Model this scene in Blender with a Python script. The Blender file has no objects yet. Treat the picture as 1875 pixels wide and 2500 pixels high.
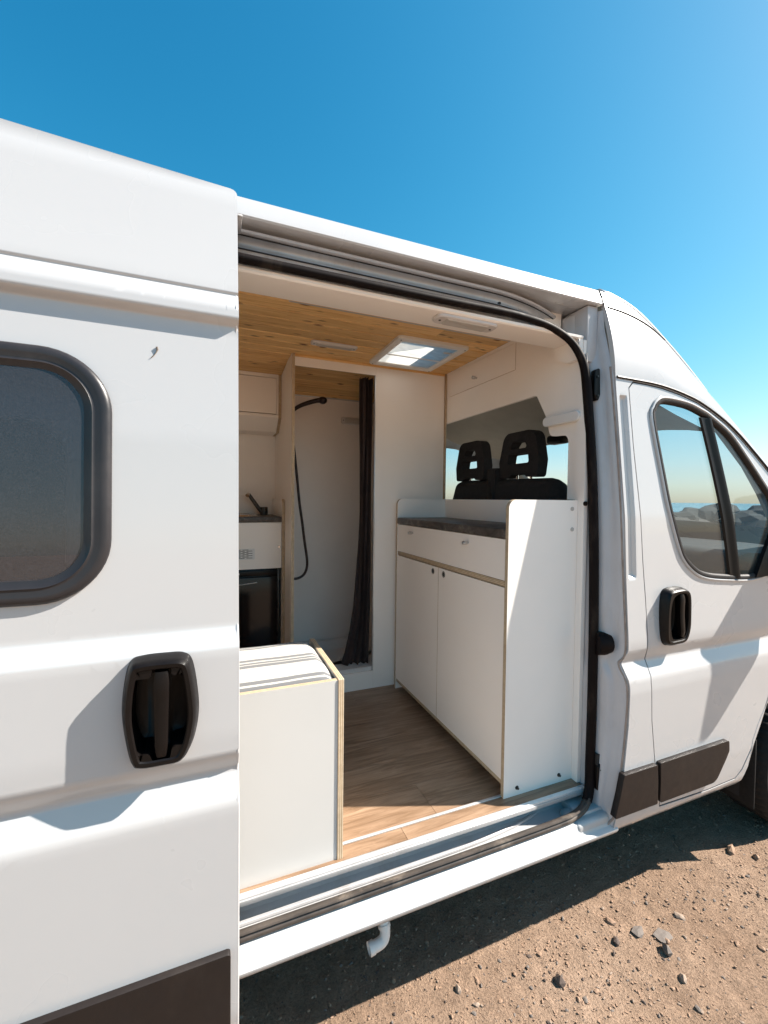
import bpy, bmesh, math, random
from mathutils import Vector, Matrix, noise
R = math.radians
random.seed(7)
sc = bpy.context.scene
COL = sc.collection

# ------------------------------------------------------------------ camera
yaw, pitch, roll = R(22.149), R(1.688), R(0.6474)
Fv = Vector((math.sin(yaw)*math.cos(pitch), math.cos(yaw)*math.cos(pitch), -math.sin(pitch)))
R0 = Vector((math.cos(yaw), -math.sin(yaw), 0)); U0 = R0.cross(Fv)
Rv = R0*math.cos(roll)+U0*math.sin(roll); Uv = -R0*math.sin(roll)+U0*math.cos(roll)
cd = bpy.data.cameras.new('camera'); cam = bpy.data.objects.new('camera', cd); COL.objects.link(cam)
m = Matrix((Rv, Uv, -Fv)).transposed().to_4x4(); m.translation = (0, -1.171, 1.66)
cam.matrix_world = m
cd.sensor_fit = 'HORIZONTAL'; cd.sensor_width = 36; cd.lens = 20.104
cd.clip_start = 0.02; cd.clip_end = 40000
sc.camera = cam

# ------------------------------------------------------------------ sky, sun, exposure
SUN = Vector((1.05, -0.33, 1.0)).normalized()
w = bpy.data.worlds.new('World'); sc.world = w; w.use_nodes = True
nt = w.node_tree; nt.nodes.clear()
sky = nt.nodes.new('ShaderNodeTexSky'); sky.sky_type = 'NISHITA'; sky.sun_disc = False
sky.sun_elevation = math.asin(SUN.z); sky.sun_rotation = math.atan2(SUN.x, SUN.y)
sky.altitude = 20; sky.air_density = 1.0; sky.dust_density = 0.8; sky.ozone_density = 3.0
hs = nt.nodes.new('ShaderNodeHueSaturation'); hs.inputs['Hue'].default_value = 0.478
hs.inputs['Saturation'].default_value = 1.36
bg = nt.nodes.new('ShaderNodeBackground'); bg.inputs['Strength'].default_value = 0.10
wo = nt.nodes.new('ShaderNodeOutputWorld')
nt.links.new(sky.outputs[0], hs.inputs['Color']); 
def vmath(op, a, b):
    n = nt.nodes.new('ShaderNodeVectorMath'); n.operation = op
    for k, v in enumerate((a, b)):
        if isinstance(v, tuple): n.inputs[k].default_value = v
        else: nt.links.new(v, n.inputs[k])
    return n.outputs[0]
SK = .228                                   # soft shoulder so the hazy part of the sky near the sun does not clip
x_ = vmath('MULTIPLY', hs.outputs[0], (SK, SK, SK)); gm = nt.nodes.new('ShaderNodeGamma'); gm.inputs[1].default_value = 1.22; nt.links.new(x_, gm.inputs[0]); x_ = gm.outputs[0]
d_ = vmath('ADD', vmath('MULTIPLY', x_, (.62, .62, .62)), (1, 1, 1))
x_ = vmath('MULTIPLY', vmath('DIVIDE', x_, d_), (2.3, 2.27, 2.28))
nt.links.new(x_, bg.inputs[0]); nt.links.new(bg.outputs[0], wo.inputs[0])
sl = bpy.data.lights.new('sun', 'SUN'); sl.energy = 2.05; sl.angle = R(0.5); sl.color = (1.0, 0.935, 0.85)
so = bpy.data.objects.new('sun', sl); COL.objects.link(so); so.rotation_euler = SUN.to_track_quat('Z', 'Y').to_euler()
so.location = (5, -3, 6)
sc.view_settings.view_transform = 'Standard'; sc.view_settings.look = 'None'
sc.view_settings.exposure = 2.6; sc.view_settings.gamma = 1.0; sc.view_settings.use_curve_mapping = False
sc.render.engine = 'CYCLES'
sc.cycles.max_bounces = 14; sc.cycles.diffuse_bounces = 7; sc.cycles.glossy_bounces = 5
sc.cycles.transparent_max_bounces = 16; sc.cycles.sample_clamp_indirect = 6
try: sc.cycles.use_denoising = True
except Exception: pass

# ------------------------------------------------------------------ materials
MATS = {}
def nodes(name):
    mt = bpy.data.materials.new(name); mt.use_nodes = True
    t = mt.node_tree; b = t.nodes['Principled BSDF']; MATS[name] = mt
    return mt, t, b
def coords(t, scale=(1, 1, 1)):
    tc = t.nodes.new('ShaderNodeTexCoord'); mp = t.nodes.new('ShaderNodeMapping')
    mp.inputs['Scale'].default_value = scale; t.links.new(tc.outputs['Object'], mp.inputs[0]); return mp
def nz(t, mp, scale, detail=4, rough=.55, dist=0):
    n = t.nodes.new('ShaderNodeTexNoise'); n.inputs['Scale'].default_value = scale; n.inputs['Detail'].default_value = detail
    n.inputs['Roughness'].default_value = rough; n.inputs['Distortion'].default_value = dist
    t.links.new(mp.outputs[0], n.inputs['Vector']); return n
def ramp(t, src, stops):
    r = t.nodes.new('ShaderNodeValToRGB'); e = r.color_ramp.elements
    while len(e) < len(stops): e.new(.5)
    for k, (p, c) in enumerate(stops): e[k].position = p; e[k].color = (*c, 1) if len(c) == 3 else c
    t.links.new(src, r.inputs[0]); return r
def mixc(t, fac, a, b, mode='MIX'):
    n = t.nodes.new('ShaderNodeMix'); n.data_type = 'RGBA'; n.blend_type = mode
    for s, v in ((0, fac), (6, a), (7, b)):
        if hasattr(v, 'links') or hasattr(v, 'is_linked'): t.links.new(v, n.inputs[s])
        else: n.inputs[s].default_value = v if s == 0 else (*v, 1)
    return n.outputs[2]
def bump(t, b, src, strength, dist=.01):
    n = t.nodes.new('ShaderNodeBump'); n.inputs['Strength'].default_value = strength; n.inputs['Distance'].default_value = dist
    t.links.new(src, n.inputs['Height']); t.links.new(n.outputs[0], b.inputs['Normal'])
def simple(name, col, rough=.5, metal=0, coat=0, var=.08, vs=6, bstr=0, bs=200, spec=.5, coatr=.06, dirt=None):
    mt, t, b = nodes(name)
    mp = coords(t); n = nz(t, mp, vs, 5)
    lo = tuple(c*(1-var) for c in col); hi = tuple(min(1, c*(1+var*.6)) for c in col)
    r = ramp(t, n.outputs[0], [(.3, lo), (.7, hi)]); out = r.outputs[0]
    if dirt:
        n3 = nz(t, coords(t, (1, 1, .35)), 9, 8, .7); r3 = ramp(t, n3.outputs[0], [(.52, (0, 0, 0)), (.78, (dirt[1],)*3)])
        out = mixc(t, r3.outputs[0], out, dirt[0])
    t.links.new(out, b.inputs['Base Color'])
    n2 = nz(t, mp, vs*3, 3); rr = ramp(t, n2.outputs[0], [(.3, (max(.02, rough-.06),)*3), (.7, (rough+.06,)*3)])
    t.links.new(rr.outputs[0], b.inputs['Roughness'])
    b.inputs['Metallic'].default_value = metal; b.inputs['Coat Weight'].default_value = coat; b.inputs['Coat Roughness'].default_value = coatr
    b.inputs['Specular IOR Level'].default_value = spec
    if bstr: bump(t, b, nz(t, mp, bs, 3).outputs[0], bstr, .002)
    return mt
def glass(name, tint, refl=1.0, haze=0.0, hazecol=(.5, .5, .5), rough=0.0):
    mt, t, b = nodes(name); t.nodes.remove(b)
    tr = t.nodes.new('ShaderNodeBsdfTransparent'); tr.inputs[0].default_value = (*tint, 1)
    gl = t.nodes.new('ShaderNodeBsdfGlossy'); gl.inputs['Roughness'].default_value = rough
    fr = t.nodes.new('ShaderNodeFresnel'); fr.inputs[0].default_value = 1.5
    mu = t.nodes.new('ShaderNodeMath'); mu.operation = 'MULTIPLY'; mu.inputs[1].default_value = refl
    t.links.new(fr.outputs[0], mu.inputs[0])
    base = tr.outputs[0]
    if haze:
        df = t.nodes.new('ShaderNodeBsdfDiffuse'); df.inputs[0].default_value = (*hazecol, 1)
        n = nz(t, coords(t), 450, 3, .7); rr = ramp(t, n.outputs[0], [(.40, (haze*.7,)*3), (.72, (haze*1.6,)*3)])
        mh = t.nodes.new('ShaderNodeMixShader'); t.links.new(rr.outputs[0], mh.inputs[0])
        t.links.new(base, mh.inputs[1]); t.links.new(df.outputs[0], mh.inputs[2]); base = mh.outputs[0]
    mx = t.nodes.new('ShaderNodeMixShader'); t.links.new(mu.outputs[0], mx.inputs[0])
    t.links.new(base, mx.inputs[1]); t.links.new(gl.outputs[0], mx.inputs[2])
    t.links.new(mx.outputs[0], t.nodes['Material Output'].inputs[0]); return mt

DIRT = ((.40, .33, .27), .07)
simple('paint', (.49, .485, .485), .30, coat=.85, coatr=.04, var=.006, vs=1.2)
simple('paint_sill', (.47, .47, .47), .38, coat=.35, var=.05, vs=8, dirt=((.33, .27, .22), .55))
simple('paint_shut', (.52, .51, .52), .42, coat=.2, var=.06, vs=6, dirt=((.35, .27, .2), .35))
simple('laminate', (.92, .86, .80), .42, var=.02, vs=3)
simple('lining', (.93, .87, .81), .55, var=.03, vs=4)
simple('cab_lining', (.46, .43, .37), .85, var=.08, vs=8, bstr=.15, bs=300)
simple('black_plastic', (.0045, .0032, .003), .38, spec=.24, var=.2, vs=14, bstr=.12, bs=500)
simple('trim_plastic', (.014, .010, .009), .5, spec=.3, var=.12, vs=10, bstr=.2, bs=700, dirt=((.12, .09, .07), .12))
simple('rubber', (.007, .004, .004), .6, spec=.12, var=.25, vs=10, dirt=((.2, .15, .11), .25))
simple('rubber_sill', (.06, .048, .04), .55, var=.4, vs=18, dirt=((.34, .28, .22), .7))
simple('gap', (.02, .017, .016), .8)
simple('rail_metal', (.50, .49, .49), .45, metal=.35, var=.15, vs=7, dirt=((.2, .15, .12), .5))
simple('aluminium', (.74, .74, .74), .34, metal=.55, var=.08, vs=20, dirt=((.35, .3, .25), .4))
simple('steel', (.6, .6, .6), .25, metal=1, var=.05)
simple('chrome', (.7, .68, .66), .15, metal=1, var=.03)
simple('dark_metal', (.08, .075, .07), .3, metal=.8, var=.1)
simple('fridge_black', (.008, .005, .005), .14, var=.05, spec=.3)
simple('laminate_sun_dimmed', (.60, .585, .56), .42, var=.02, vs=3)  # laminate copy darkened to offset the direct sun on the bench
simple('sealer', (.34, .27, .23), .7, var=.25, vs=25)
simple('grey_plastic', (.5, .47, .44), .4, var=.05)
simple('lamp_plastic', (.62, .58, .56), .35, var=.06)
simple('white_plastic', (.76, .75, .73), .38, var=.03)
simple('pvc', (.78, .76, .73), .4, var=.05, dirt=((.4, .32, .25), .4))
simple('seat_cloth', (.018, .015, .015), .9, var=.3, vs=40, bstr=.4, bs=900)
simple('curtain_cloth', (.045, .030, .028), .85, var=.2, vs=20, bstr=.3, bs=700)
simple('shower_panel', (.80, .74, .69), .45, var=.03)
simple('shower_tray', (.66, .63, .6), .35, var=.04)
simple('hose', (.03, .02, .02), .35, metal=.4)
simple('tyre', (.006, .0045, .004), .85, var=.3, vs=30, dirt=((.03, .022, .018), .25))
simple('rim', (.012, .011, .010), .5, metal=.5)
simple('window_frame', (.024, .022, .024), .35, spec=.4, var=.12, vs=9, bstr=.05, bs=700, dirt=((.2, .17, .15), .10))
simple('dash', (.03, .027, .026), .75, var=.15, bstr=.2, bs=500)
simple('lens', (.7, .3, .2), .2)
simple('splat', (.16, .13, .11), .8)
glass('glass_cab', (.74, .82, .84), 1.0, .05, (.55, .6, .58))
glass('glass_screen', (.84, .9, .9), 1.0)
glass('glass_dark', (.22, .235, .27), 1.5, .075, (.46, .44, .48))
glass('glass_dome', (.9, .92, .93), .6)

def m_ply(name, axis):
    mt, t, b = nodes(name); tc = t.nodes.new('ShaderNodeTexCoord'); sp = t.nodes.new('ShaderNodeSeparateXYZ')
    t.links.new(tc.outputs['Object'], sp.inputs[0])
    mu = t.nodes.new('ShaderNodeMath'); mu.operation = 'MULTIPLY'; mu.inputs[1].default_value = 2*math.pi/.0062
    t.links.new(sp.outputs[axis], mu.inputs[0]); s = t.nodes.new('ShaderNodeMath'); s.operation = 'SINE'; t.links.new(mu.outputs[0], s.inputs[0])
    r = ramp(t, s.outputs[0], [(.15, (.40, .28, .17)), (.35, (.68, .56, .40))])
    n = nz(t, coords(t), 60, 4); r2 = ramp(t, n.outputs[0], [(.3, (.82, .8, .78)), (.7, (1, 1, 1))])
    t.links.new(mixc(t, 1.0, r.outputs[0], r2.outputs[0], 'MULTIPLY'), b.inputs['Base Color']); b.inputs['Roughness'].default_value = .6
for k, a in enumerate('xyz'): m_ply('ply_'+a, k)

def m_pine():
    mt, t, b = nodes('pine')
    oi = t.nodes.new('ShaderNodeObjectInfo'); tc = t.nodes.new('ShaderNodeTexCoord')
    sh = t.nodes.new('ShaderNodeVectorMath'); sh.operation = 'MULTIPLY_ADD'; sh.inputs[1].default_value = (1, 1, 1)
    cm = t.nodes.new('ShaderNodeCombineXYZ'); mu = t.nodes.new('ShaderNodeMath'); mu.operation = 'MULTIPLY'; mu.inputs[1].default_value = 37
    t.links.new(oi.outputs['Random'], mu.inputs[0]); t.links.new(mu.outputs[0], cm.inputs[0])
    t.links.new(tc.outputs['Object'], sh.inputs[0]); t.links.new(cm.outputs[0], sh.inputs[2])
    def mp_(s):
        mp = t.nodes.new('ShaderNodeMapping'); mp.inputs['Scale'].default_value = s; t.links.new(sh.outputs[0], mp.inputs[0]); return mp
    n = nz(t, mp_((1.2, 26, 8)), 3.0, 6, .6, .6); r = ramp(t, n.outputs[0], [(.3, (.56, .30, .10)), (.5, (.76, .47, .19)), (.72, (.85, .57, .26))])
    v = t.nodes.new('ShaderNodeTexVoronoi'); v.inputs['Scale'].default_value = 1; t.links.new(mp_((7.5, 21, 1)).outputs[0], v.inputs['Vector'])
    k = ramp(t, v.outputs['Distance'], [(.08, (1, 1, 1)), (.22, (0, 0, 0))])
    n5 = nz(t, mp_((3, 9, 3)), 1.6, 2); k2 = ramp(t, n5.outputs[0], [(.42, (0, 0, 0)), (.5, (1, 1, 1))])
    kk = mixc(t, 1.0, k.outputs[0], k2.outputs[0], 'MULTIPLY')
    c = mixc(t, kk, r.outputs[0], (.15, .06, .02))
    br = t.nodes.new('ShaderNodeMath'); br.operation = 'MULTIPLY_ADD'; br.inputs[1].default_value = .28; br.inputs[2].default_value = .84
    t.links.new(oi.outputs['Random'], br.inputs[0])
    c = mixc(t, 1.0, c, br.outputs[0], 'MULTIPLY')
    t.links.new(c, b.inputs['Base Color']); b.inputs['Roughness'].default_value = .5
    bump(t, b, n.outputs[0], .12, .002)
m_pine()
def m_oak():
    mt, t, b = nodes('oak_vinyl')
    oi = t.nodes.new('ShaderNodeObjectInfo'); tc = t.nodes.new('ShaderNodeTexCoord')
    sh = t.nodes.new('ShaderNodeVectorMath'); sh.operation = 'MULTIPLY_ADD'; sh.inputs[1].default_value = (1, 1, 1)
    cm = t.nodes.new('ShaderNodeCombineXYZ'); mu = t.nodes.new('ShaderNodeMath'); mu.operation = 'MULTIPLY'; mu.inputs[1].default_value = 53
    t.links.new(oi.outputs['Random'], mu.inputs[0]); t.links.new(mu.outputs[0], cm.inputs[0])
    t.links.new(tc.outputs['Object'], sh.inputs[0]); t.links.new(cm.outputs[0], sh.inputs[2])
    def mp_(s):
        mp = t.nodes.new('ShaderNodeMapping'); mp.inputs['Scale'].default_value = s; t.links.new(sh.outputs[0], mp.inputs[0]); return mp
    n = nz(t, mp_((1.6, 15, 4)), 2.2, 8, .62, 1.2)
    r = ramp(t, n.outputs[0], [(.25, (.15, .088, .050)), (.42, (.24, .148, .088)), (.58, (.34, .22, .14)), (.78, (.44, .30, .20))])
    n2 = nz(t, mp_((3, 130, 4)), 3, 4, .6); r2 = ramp(t, n2.outputs[0], [(.35, (.86, .85, .84)), (.6, (1, 1, 1))])
    t.links.new(mixc(t, 1.0, r.outputs[0], r2.outputs[0], 'MULTIPLY'), b.inputs['Base Color'])
    b.inputs['Roughness'].default_value = .36; bump(t, b, n2.outputs[0], .12, .001)
m_oak()
def m_worktop():
    mt, t, b = nodes('worktop'); mp = coords(t)
    n = nz(t, mp, 9, 10, .72, 1.5); r = ramp(t, n.outputs[0], [(.35, (.03, .025, .022)), (.55, (.085, .07, .06)), (.72, (.24, .2, .17))])
    t.links.new(r.outputs[0], b.inputs['Base Color']); b.inputs['Roughness'].default_value = .45
    bump(t, b, n.outputs[0], .25, .004)
m_worktop()
def m_fabric():
    mt, t, b = nodes('striped_fabric'); tc = t.nodes.new('ShaderNodeTexCoord'); sp = t.nodes.new('ShaderNodeSeparateXYZ')
    t.links.new(tc.outputs['Object'], sp.inputs[0])
    wob = nz(t, coords(t), 7, 2); wm = t.nodes.new('ShaderNodeMath'); wm.operation = 'MULTIPLY_ADD'; wm.inputs[1].default_value = .010; t.links.new(wob.outputs[0], wm.inputs[0]); t.links.new(sp.outputs[1], wm.inputs[2])
    mr = t.nodes.new('ShaderNodeMapRange'); mr.inputs['From Min'].default_value = .105; mr.inputs['From Max'].default_value = .605
    t.links.new(wm.outputs[0], mr.inputs[0])
    W_, G, L = (.50, .48, .44), (.15, .152, .155), (.38, .37, .355)
    st = [(0, W_)]
    for a, c, g in ((.112, .126, G), (.136, .152, G), (.160, .180, G), (.206, .209, L), (.226, .229, L), (.246, .249, L), (.272, .294, G), (.300, .314, G), (.323, .343, G), (.372, .375, L), (.40, .403, L), (.455, .472, G), (.478, .492, G), (.499, .512, G)):
        st += [((a-.1)/.5, g), ((c-.1)/.5, W_)]
    r = ramp(t, mr.outputs[0], st); r.color_ramp.interpolation = 'CONSTANT'
    wv = nz(t, coords(t, (900, 500, 500)), 1, 1); r2 = ramp(t, wv.outputs[0], [(.3, (.86, .86, .86)), (.7, (1, 1, 1))])
    t.links.new(mixc(t, 1.0, r.outputs[0], r2.outputs[0], 'MULTIPLY'), b.inputs['Base Color']); b.inputs['Roughness'].default_value = .95
    b.inputs['Sheen Weight'].default_value = .2
    bump(t, b, wv.outputs[0], .3, .001)
m_fabric()
def m_hatch():
    mt, t, b = nodes('hatch_lens'); t.nodes.remove(b)
    tr = t.nodes.new('ShaderNodeBsdfTranslucent'); tr.inputs[0].default_value = (.55, .53, .49, 1)
    tp = t.nodes.new('ShaderNodeBsdfTransparent'); tp.inputs[0].default_value = (.6, .57, .52, 1)
    df = t.nodes.new('ShaderNodeBsdfGlossy'); df.inputs[0].default_value = (.9, .9, .9, 1); df.inputs[1].default_value = .25
    n = nz(t, coords(t, (5, 9, 5)), 1.6, 2, .4, 1.5); r = ramp(t, n.outputs[0], [(.38, (.06,)*3), (.62, (.28,)*3)])
    a = t.nodes.new('ShaderNodeMixShader'); t.links.new(r.outputs[0], a.inputs[0]); t.links.new(tr.outputs[0], a.inputs[1]); t.links.new(tp.outputs[0], a.inputs[2])
    c = t.nodes.new('ShaderNodeMixShader'); c.inputs[0].default_value = .06; t.links.new(a.outputs[0], c.inputs[1]); t.links.new(df.outputs[0], c.inputs[2])
    t.links.new(c.outputs[0], t.nodes['Material Output'].inputs[0])
m_hatch()
def m_ground():
    mt, t, b = nodes('dirt'); mp = coords(t)
    n1 = nz(t, mp, 1.3, 8, .6); n2 = nz(t, mp, 14, 8, .7); n3 = nz(t, mp, 120, 6, .75)
    r1 = ramp(t, n1.outputs[0], [(.3, (.27, .182, .126)), (.7, (.385, .276, .203))])
    r2 = ramp(t, n2.outputs[0], [(.3, (.72, .7, .68)), (.7, (1.12, 1.1, 1.08))])
    r3 = ramp(t, n3.outputs[0], [(.32, (.6, .57, .55)), (.5, (1, 1, 1)), (.72, (1.35, 1.32, 1.28))])
    c = mixc(t, 1.0, mixc(t, 1.0, r1.outputs[0], r2.outputs[0], 'MULTIPLY'), r3.outputs[0], 'MULTIPLY')
    t.links.new(c, b.inputs['Base Color']); b.inputs['Roughness'].default_value = .95; b.inputs['Specular IOR Level'].default_value = .15
    ad = t.nodes.new('ShaderNodeMath'); ad.operation = 'MULTIPLY_ADD'; ad.inputs[1].default_value = 2.0
    t.links.new(n2.outputs[0], ad.inputs[0]); t.links.new(n3.outputs[0], ad.inputs[2])
    bump(t, b, ad.outputs[0], .9, .012)
m_ground()
def m_stone(name, lo, hi):
    mt, t, b = nodes(name); n = nz(t, coords(t), 40, 8, .7)
    oi = t.nodes.new('ShaderNodeObjectInfo'); r = ramp(t, n.outputs[0], [(.3, lo), (.7, hi)])
    t.links.new(r.outputs[0], b.inputs['Base Color']); b.inputs['Roughness'].default_value = .9; bump(t, b, n.outputs[0], .6, .004)
m_stone('stone_grey', (.12, .098, .085), (.20, .168, .145)); m_stone('stone_pale', (.24, .17, .125), (.34, .26, .20))
m_stone('stone_dark', (.07, .05, .04), (.14, .1, .08)); m_stone('stone_tan', (.24, .148, .096), (.36, .236, .16))
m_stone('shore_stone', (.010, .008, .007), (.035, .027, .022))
def m_sea():
    mt, t, b = nodes('sea'); mp = coords(t)
    n = nz(t, mp, .02, 8, .65); r = ramp(t, n.outputs[0], [(.35, (.05, .13, .17)), (.6, (.10, .21, .25))])
    f = nz(t, coords(t, (.6, 2.2, 1)), .05, 9, .72, .8); rf = ramp(t, f.outputs[0], [(.56, (0, 0, 0)), (.63, (1, 1, 1))])
    t.links.new(mixc(t, rf.outputs[0], r.outputs[0], (.8, .82, .82)), b.inputs['Base Color']); b.inputs['Roughness'].default_value = .35
    bump(t, b, nz(t, mp, .8, 6).outputs[0], .5, .3)
m_sea()

# ------------------------------------------------------------------ mesh helpers
def new_bm(): return bmesh.new()
def merge(bm, other):
    me = bpy.data.meshes.new('tmp'); other.to_mesh(me); other.free(); bm.from_mesh(me); bpy.data.meshes.remove(me)
def box(bm, x0, x1, y0, y1, z0, z1, bev=0, seg=2, mi=0):
    b = bmesh.new(); bmesh.ops.create_cube(b, size=1)
    for v in b.verts: v.co = ((x0+x1)/2+v.co.x*(x1-x0), (y0+y1)/2+v.co.y*(y1-y0), (z0+z1)/2+v.co.z*(z1-z0))
    if bev: bmesh.ops.bevel(b, geom=b.edges[:], offset=bev, segments=seg, affect='EDGES', profile=.5)
    for f_ in b.faces: f_.material_index = mi
    merge(bm, b)
def B_(*a, **k):
    bm = new_bm(); box(bm, *a, **k); return bm
def tube(bm, pts, r, n=12, cap=True, flat=None):
    pts = [Vector(p) for p in pts]; N = len(pts); rings = []
    rr = r if isinstance(r, (list, tuple)) else [r]*N
    t0 = (pts[1]-pts[0]).normalized(); up = Vector((0, 0, 1)) if abs(t0.z) < .9 else Vector((0, 1, 0))
    a = t0.cross(up).normalized(); prev = t0
    for i, p in enumerate(pts):
        t = (pts[min(i+1, N-1)]-pts[max(i-1, 0)]).normalized()
        q = prev.rotation_difference(t); a = (q @ a).normalized(); prev = t; c = t.cross(a).normalized()
        k = flat or 1.0
        rings.append([bm.verts.new(p+(a*math.cos(2*math.pi*j/n)+c*k*math.sin(2*math.pi*j/n))*rr[i]) for j in range(n)])
    for i in range(N-1):
        for j in range(n): bm.faces.new((rings[i][j], rings[i][(j+1) % n], rings[i+1][(j+1) % n], rings[i+1][j]))
    if cap: bm.faces.new(rings[0][::-1]); bm.faces.new(rings[-1])
def loft(bm, loops, closed=True, cap0=False, cap1=False, mi=0):
    L = [[bm.verts.new(p) for p in lp] for lp in loops]; n = len(L[0])
    for a, b in zip(L, L[1:]):
        for j in range(n if closed else n-1):
            k = (j+1) % n
            try: f = bm.faces.new((a[j], a[k], b[k], b[j])); f.material_index = mi
            except ValueError: pass
    if cap0: bm.faces.new(L[0][::-1]).material_index = mi
    if cap1: bm.faces.new(L[-1]).material_index = mi
    return L
def rounded(pts, rad, n=6):
    out = []; N = len(pts); rd = rad if isinstance(rad, (list, tuple)) else [rad]*N
    for i in range(N):
        p = Vector(pts[i]); a = Vector(pts[i-1])-p; b = Vector(pts[(i+1) % N])-p; r = rd[i]
        if r <= 0: out.append((p.x, p.y)); continue
        la, lb = a.length, b.length; a /= la; b /= lb; ang = a.angle(b); d = min(r/math.tan(ang/2), la*.49, lb*.49); r = d*math.tan(ang/2)
        c = p+(a+b).normalized()*(r/math.sin(ang/2)); s = p+a*d-c; e = p+b*d-c; tot = s.angle_signed(e)
        for k in range(n+1):
            v = s.copy(); v.rotate(Matrix.Rotation(-tot*k/n, 2)); out.append((c.x+v.x, c.y+v.y))
    return out
def catmull(pts, n=6):
    out = []; N = len(pts)
    for i in range(N):
        p0, p1, p2, p3 = (Vector(pts[(i+k) % N]) for k in (-1, 0, 1, 2))
        for k in range(n):
            t = k/n; v = .5*((2*p1)+(-p0+p2)*t+(2*p0-5*p1+4*p2-p3)*t*t+(-p0+3*p1-3*p2+p3)*t**3); out.append(tuple(v))
    return out
def area2(p): return sum(p[i-1][0]*p[i][1]-p[i][0]*p[i-1][1] for i in range(len(p)))/2
def offset(p, d):
    s = 1 if area2(p) > 0 else -1; out = []; N = len(p)
    for i in range(N):
        a = Vector(p[i])-Vector(p[i-1]); b = Vector(p[(i+1) % N])-Vector(p[i])
        na = Vector((-a.y, a.x))*s; nb = Vector((-b.y, b.x))*s
        if na.length: na.normalize()
        if nb.length: nb.normalize()
        q = na+nb
        if q.length < 1e-6: q = na
        q.normalize(); k = max(.5, q.dot(nb)); out.append((p[i][0]+q.x*d/k, p[i][1]+q.y*d/k))
    return out
def lerp_tab(tab, z):
    if z <= tab[0][0]: return tab[0][1]
    for (a, b), (c, d) in zip(tab, tab[1:]):
        if z <= c: return b+(d-b)*(z-a)/(c-a)
    return tab[-1][1]
def smooth_tab(tab, z, w_=.009): return sum(lerp_tab(tab, z+w_*k/3) for k in range(-3, 4))/7
def fill2d(outline, holes=()):
    bm = bmesh.new(); es = []
    for lp in [outline, *holes]:
        vs = [bm.verts.new((x, 0, z)) for x, z in lp]
        es += [bm.edges.new((vs[i-1], vs[i])) for i in range(len(vs))]
    bmesh.ops.triangle_fill(bm, use_beauty=True, use_dissolve=False, edges=es, normal=(0, -1, 0))
    return bm
def cuts(bm, axis, vals):
    no = (1, 0, 0) if axis == 'x' else (0, 0, 1)
    for v in vals:
        co = (v, 0, 0) if axis == 'x' else (0, 0, v)
        bmesh.ops.bisect_plane(bm, geom=bm.verts[:]+bm.edges[:]+bm.faces[:], dist=1e-5, plane_co=co, plane_no=no)
def frange(a, b, s):
    n = max(1, int(round((b-a)/s))); return [a+(b-a)*i/n for i in range(n+1)]
def skin(outline, holes, yfun, xs, zs):
    bm = fill2d(outline, holes); cuts(bm, 'z', zs); cuts(bm, 'x', xs)
    for v in bm.verts: v.co.y = yfun(v.co.x, v.co.z)
    for f in bm.faces: f.normal_update()
    if sum(f.normal.y*f.calc_area() for f in bm.faces) > 0: bmesh.ops.reverse_faces(bm, faces=bm.faces[:])
    return bm
def thicken(bm, t):
    bm.verts.index_update(); bnd = [e for e in bm.edges if e.is_boundary]; fs = bm.faces[:]; back = {v: bm.verts.new((v.co.x, v.co.y+t, v.co.z)) for v in bm.verts[:]}
    rims = []
    for e in bnd:
        lp = e.link_loops[0]; a, b = lp.vert, lp.link_loop_next.vert; rims.append((b, a, back[a], back[b]))
    for f in fs: bm.faces.new([back[v] for v in reversed(f.verts)])
    for r in rims: bm.faces.new(r)
    return bm
def prism(outline, to3, h0, h1, mf=0, me=1):
    """flat board: outline in 2D, to3(u, v, h) -> point; faces get slot mf, the cut edges slot me"""
    bm = bmesh.new(); A = [bm.verts.new(to3(u, v, h0)) for u, v in outline]; Bv = [bm.verts.new(to3(u, v, h1)) for u, v in outline]
    n = len(A); fs = [bm.faces.new(A[::-1]), bm.faces.new(Bv)]
    for f in fs: f.material_index = mf
    for i in range(n):
        f = bm.faces.new((A[i], A[(i+1) % n], Bv[(i+1) % n], Bv[i])); f.material_index = me
    bmesh.ops.recalc_face_normals(bm, faces=bm.faces[:])
    return bm
TX = lambda u, v, h: (h, u, v)      # board facing x: outline (y, z)
TY = lambda u, v, h: (u, h, v)      # board facing y: outline (x, z)
TZ = lambda u, v, h: (u, v, h)      # board facing z: outline (x, y)

def obj(name, bm, mat, parent=None, sharp=35, solid=0, bevel=0, label=None):
    me = bpy.data.meshes.new(name)
    if isinstance(bm, bmesh.types.BMesh):
        bm.to_mesh(me); bm.free()
    for mname in (mat if isinstance(mat, (list, tuple)) else [mat]): me.materials.append(MATS[mname])
    for p in me.polygons: p.use_smooth = True
    me.set_sharp_from_angle(angle=R(sharp))
    o = bpy.data.objects.new(name, me); COL.objects.link(o)
    if parent:
        o.parent = parent
        if parent.type == 'EMPTY': o.matrix_parent_inverse = Matrix.Translation(-parent.location)
    if solid:
        s = o.modifiers.new('solid', 'SOLIDIFY'); s.thickness = solid; s.offset = -1
    if bevel:
        b = o.modifiers.new('bevel', 'BEVEL'); b.width = bevel; b.segments = 2; b.limit_method = 'ANGLE'; b.angle_limit = R(50); b.harden_normals = False
    if label: o['label'] = label
    return o
def analytic(o, f, e=.0015):
    me = o.data; nl = []
    for p in me.polygons:
        if p.normal.y < -.12:
            for vi in p.vertices:
                x, y, z = me.vertices[vi].co; n_ = Vector(((f(x+e, z)-f(x-e, z))/(2*e), -1, (f(x, z+e)-f(x, z-e))/(2*e))).normalized(); nl.append(n_)
        else: nl += [p.normal.copy()]*len(p.vertices)
    me.normals_split_custom_set(nl)
    return o
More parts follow.
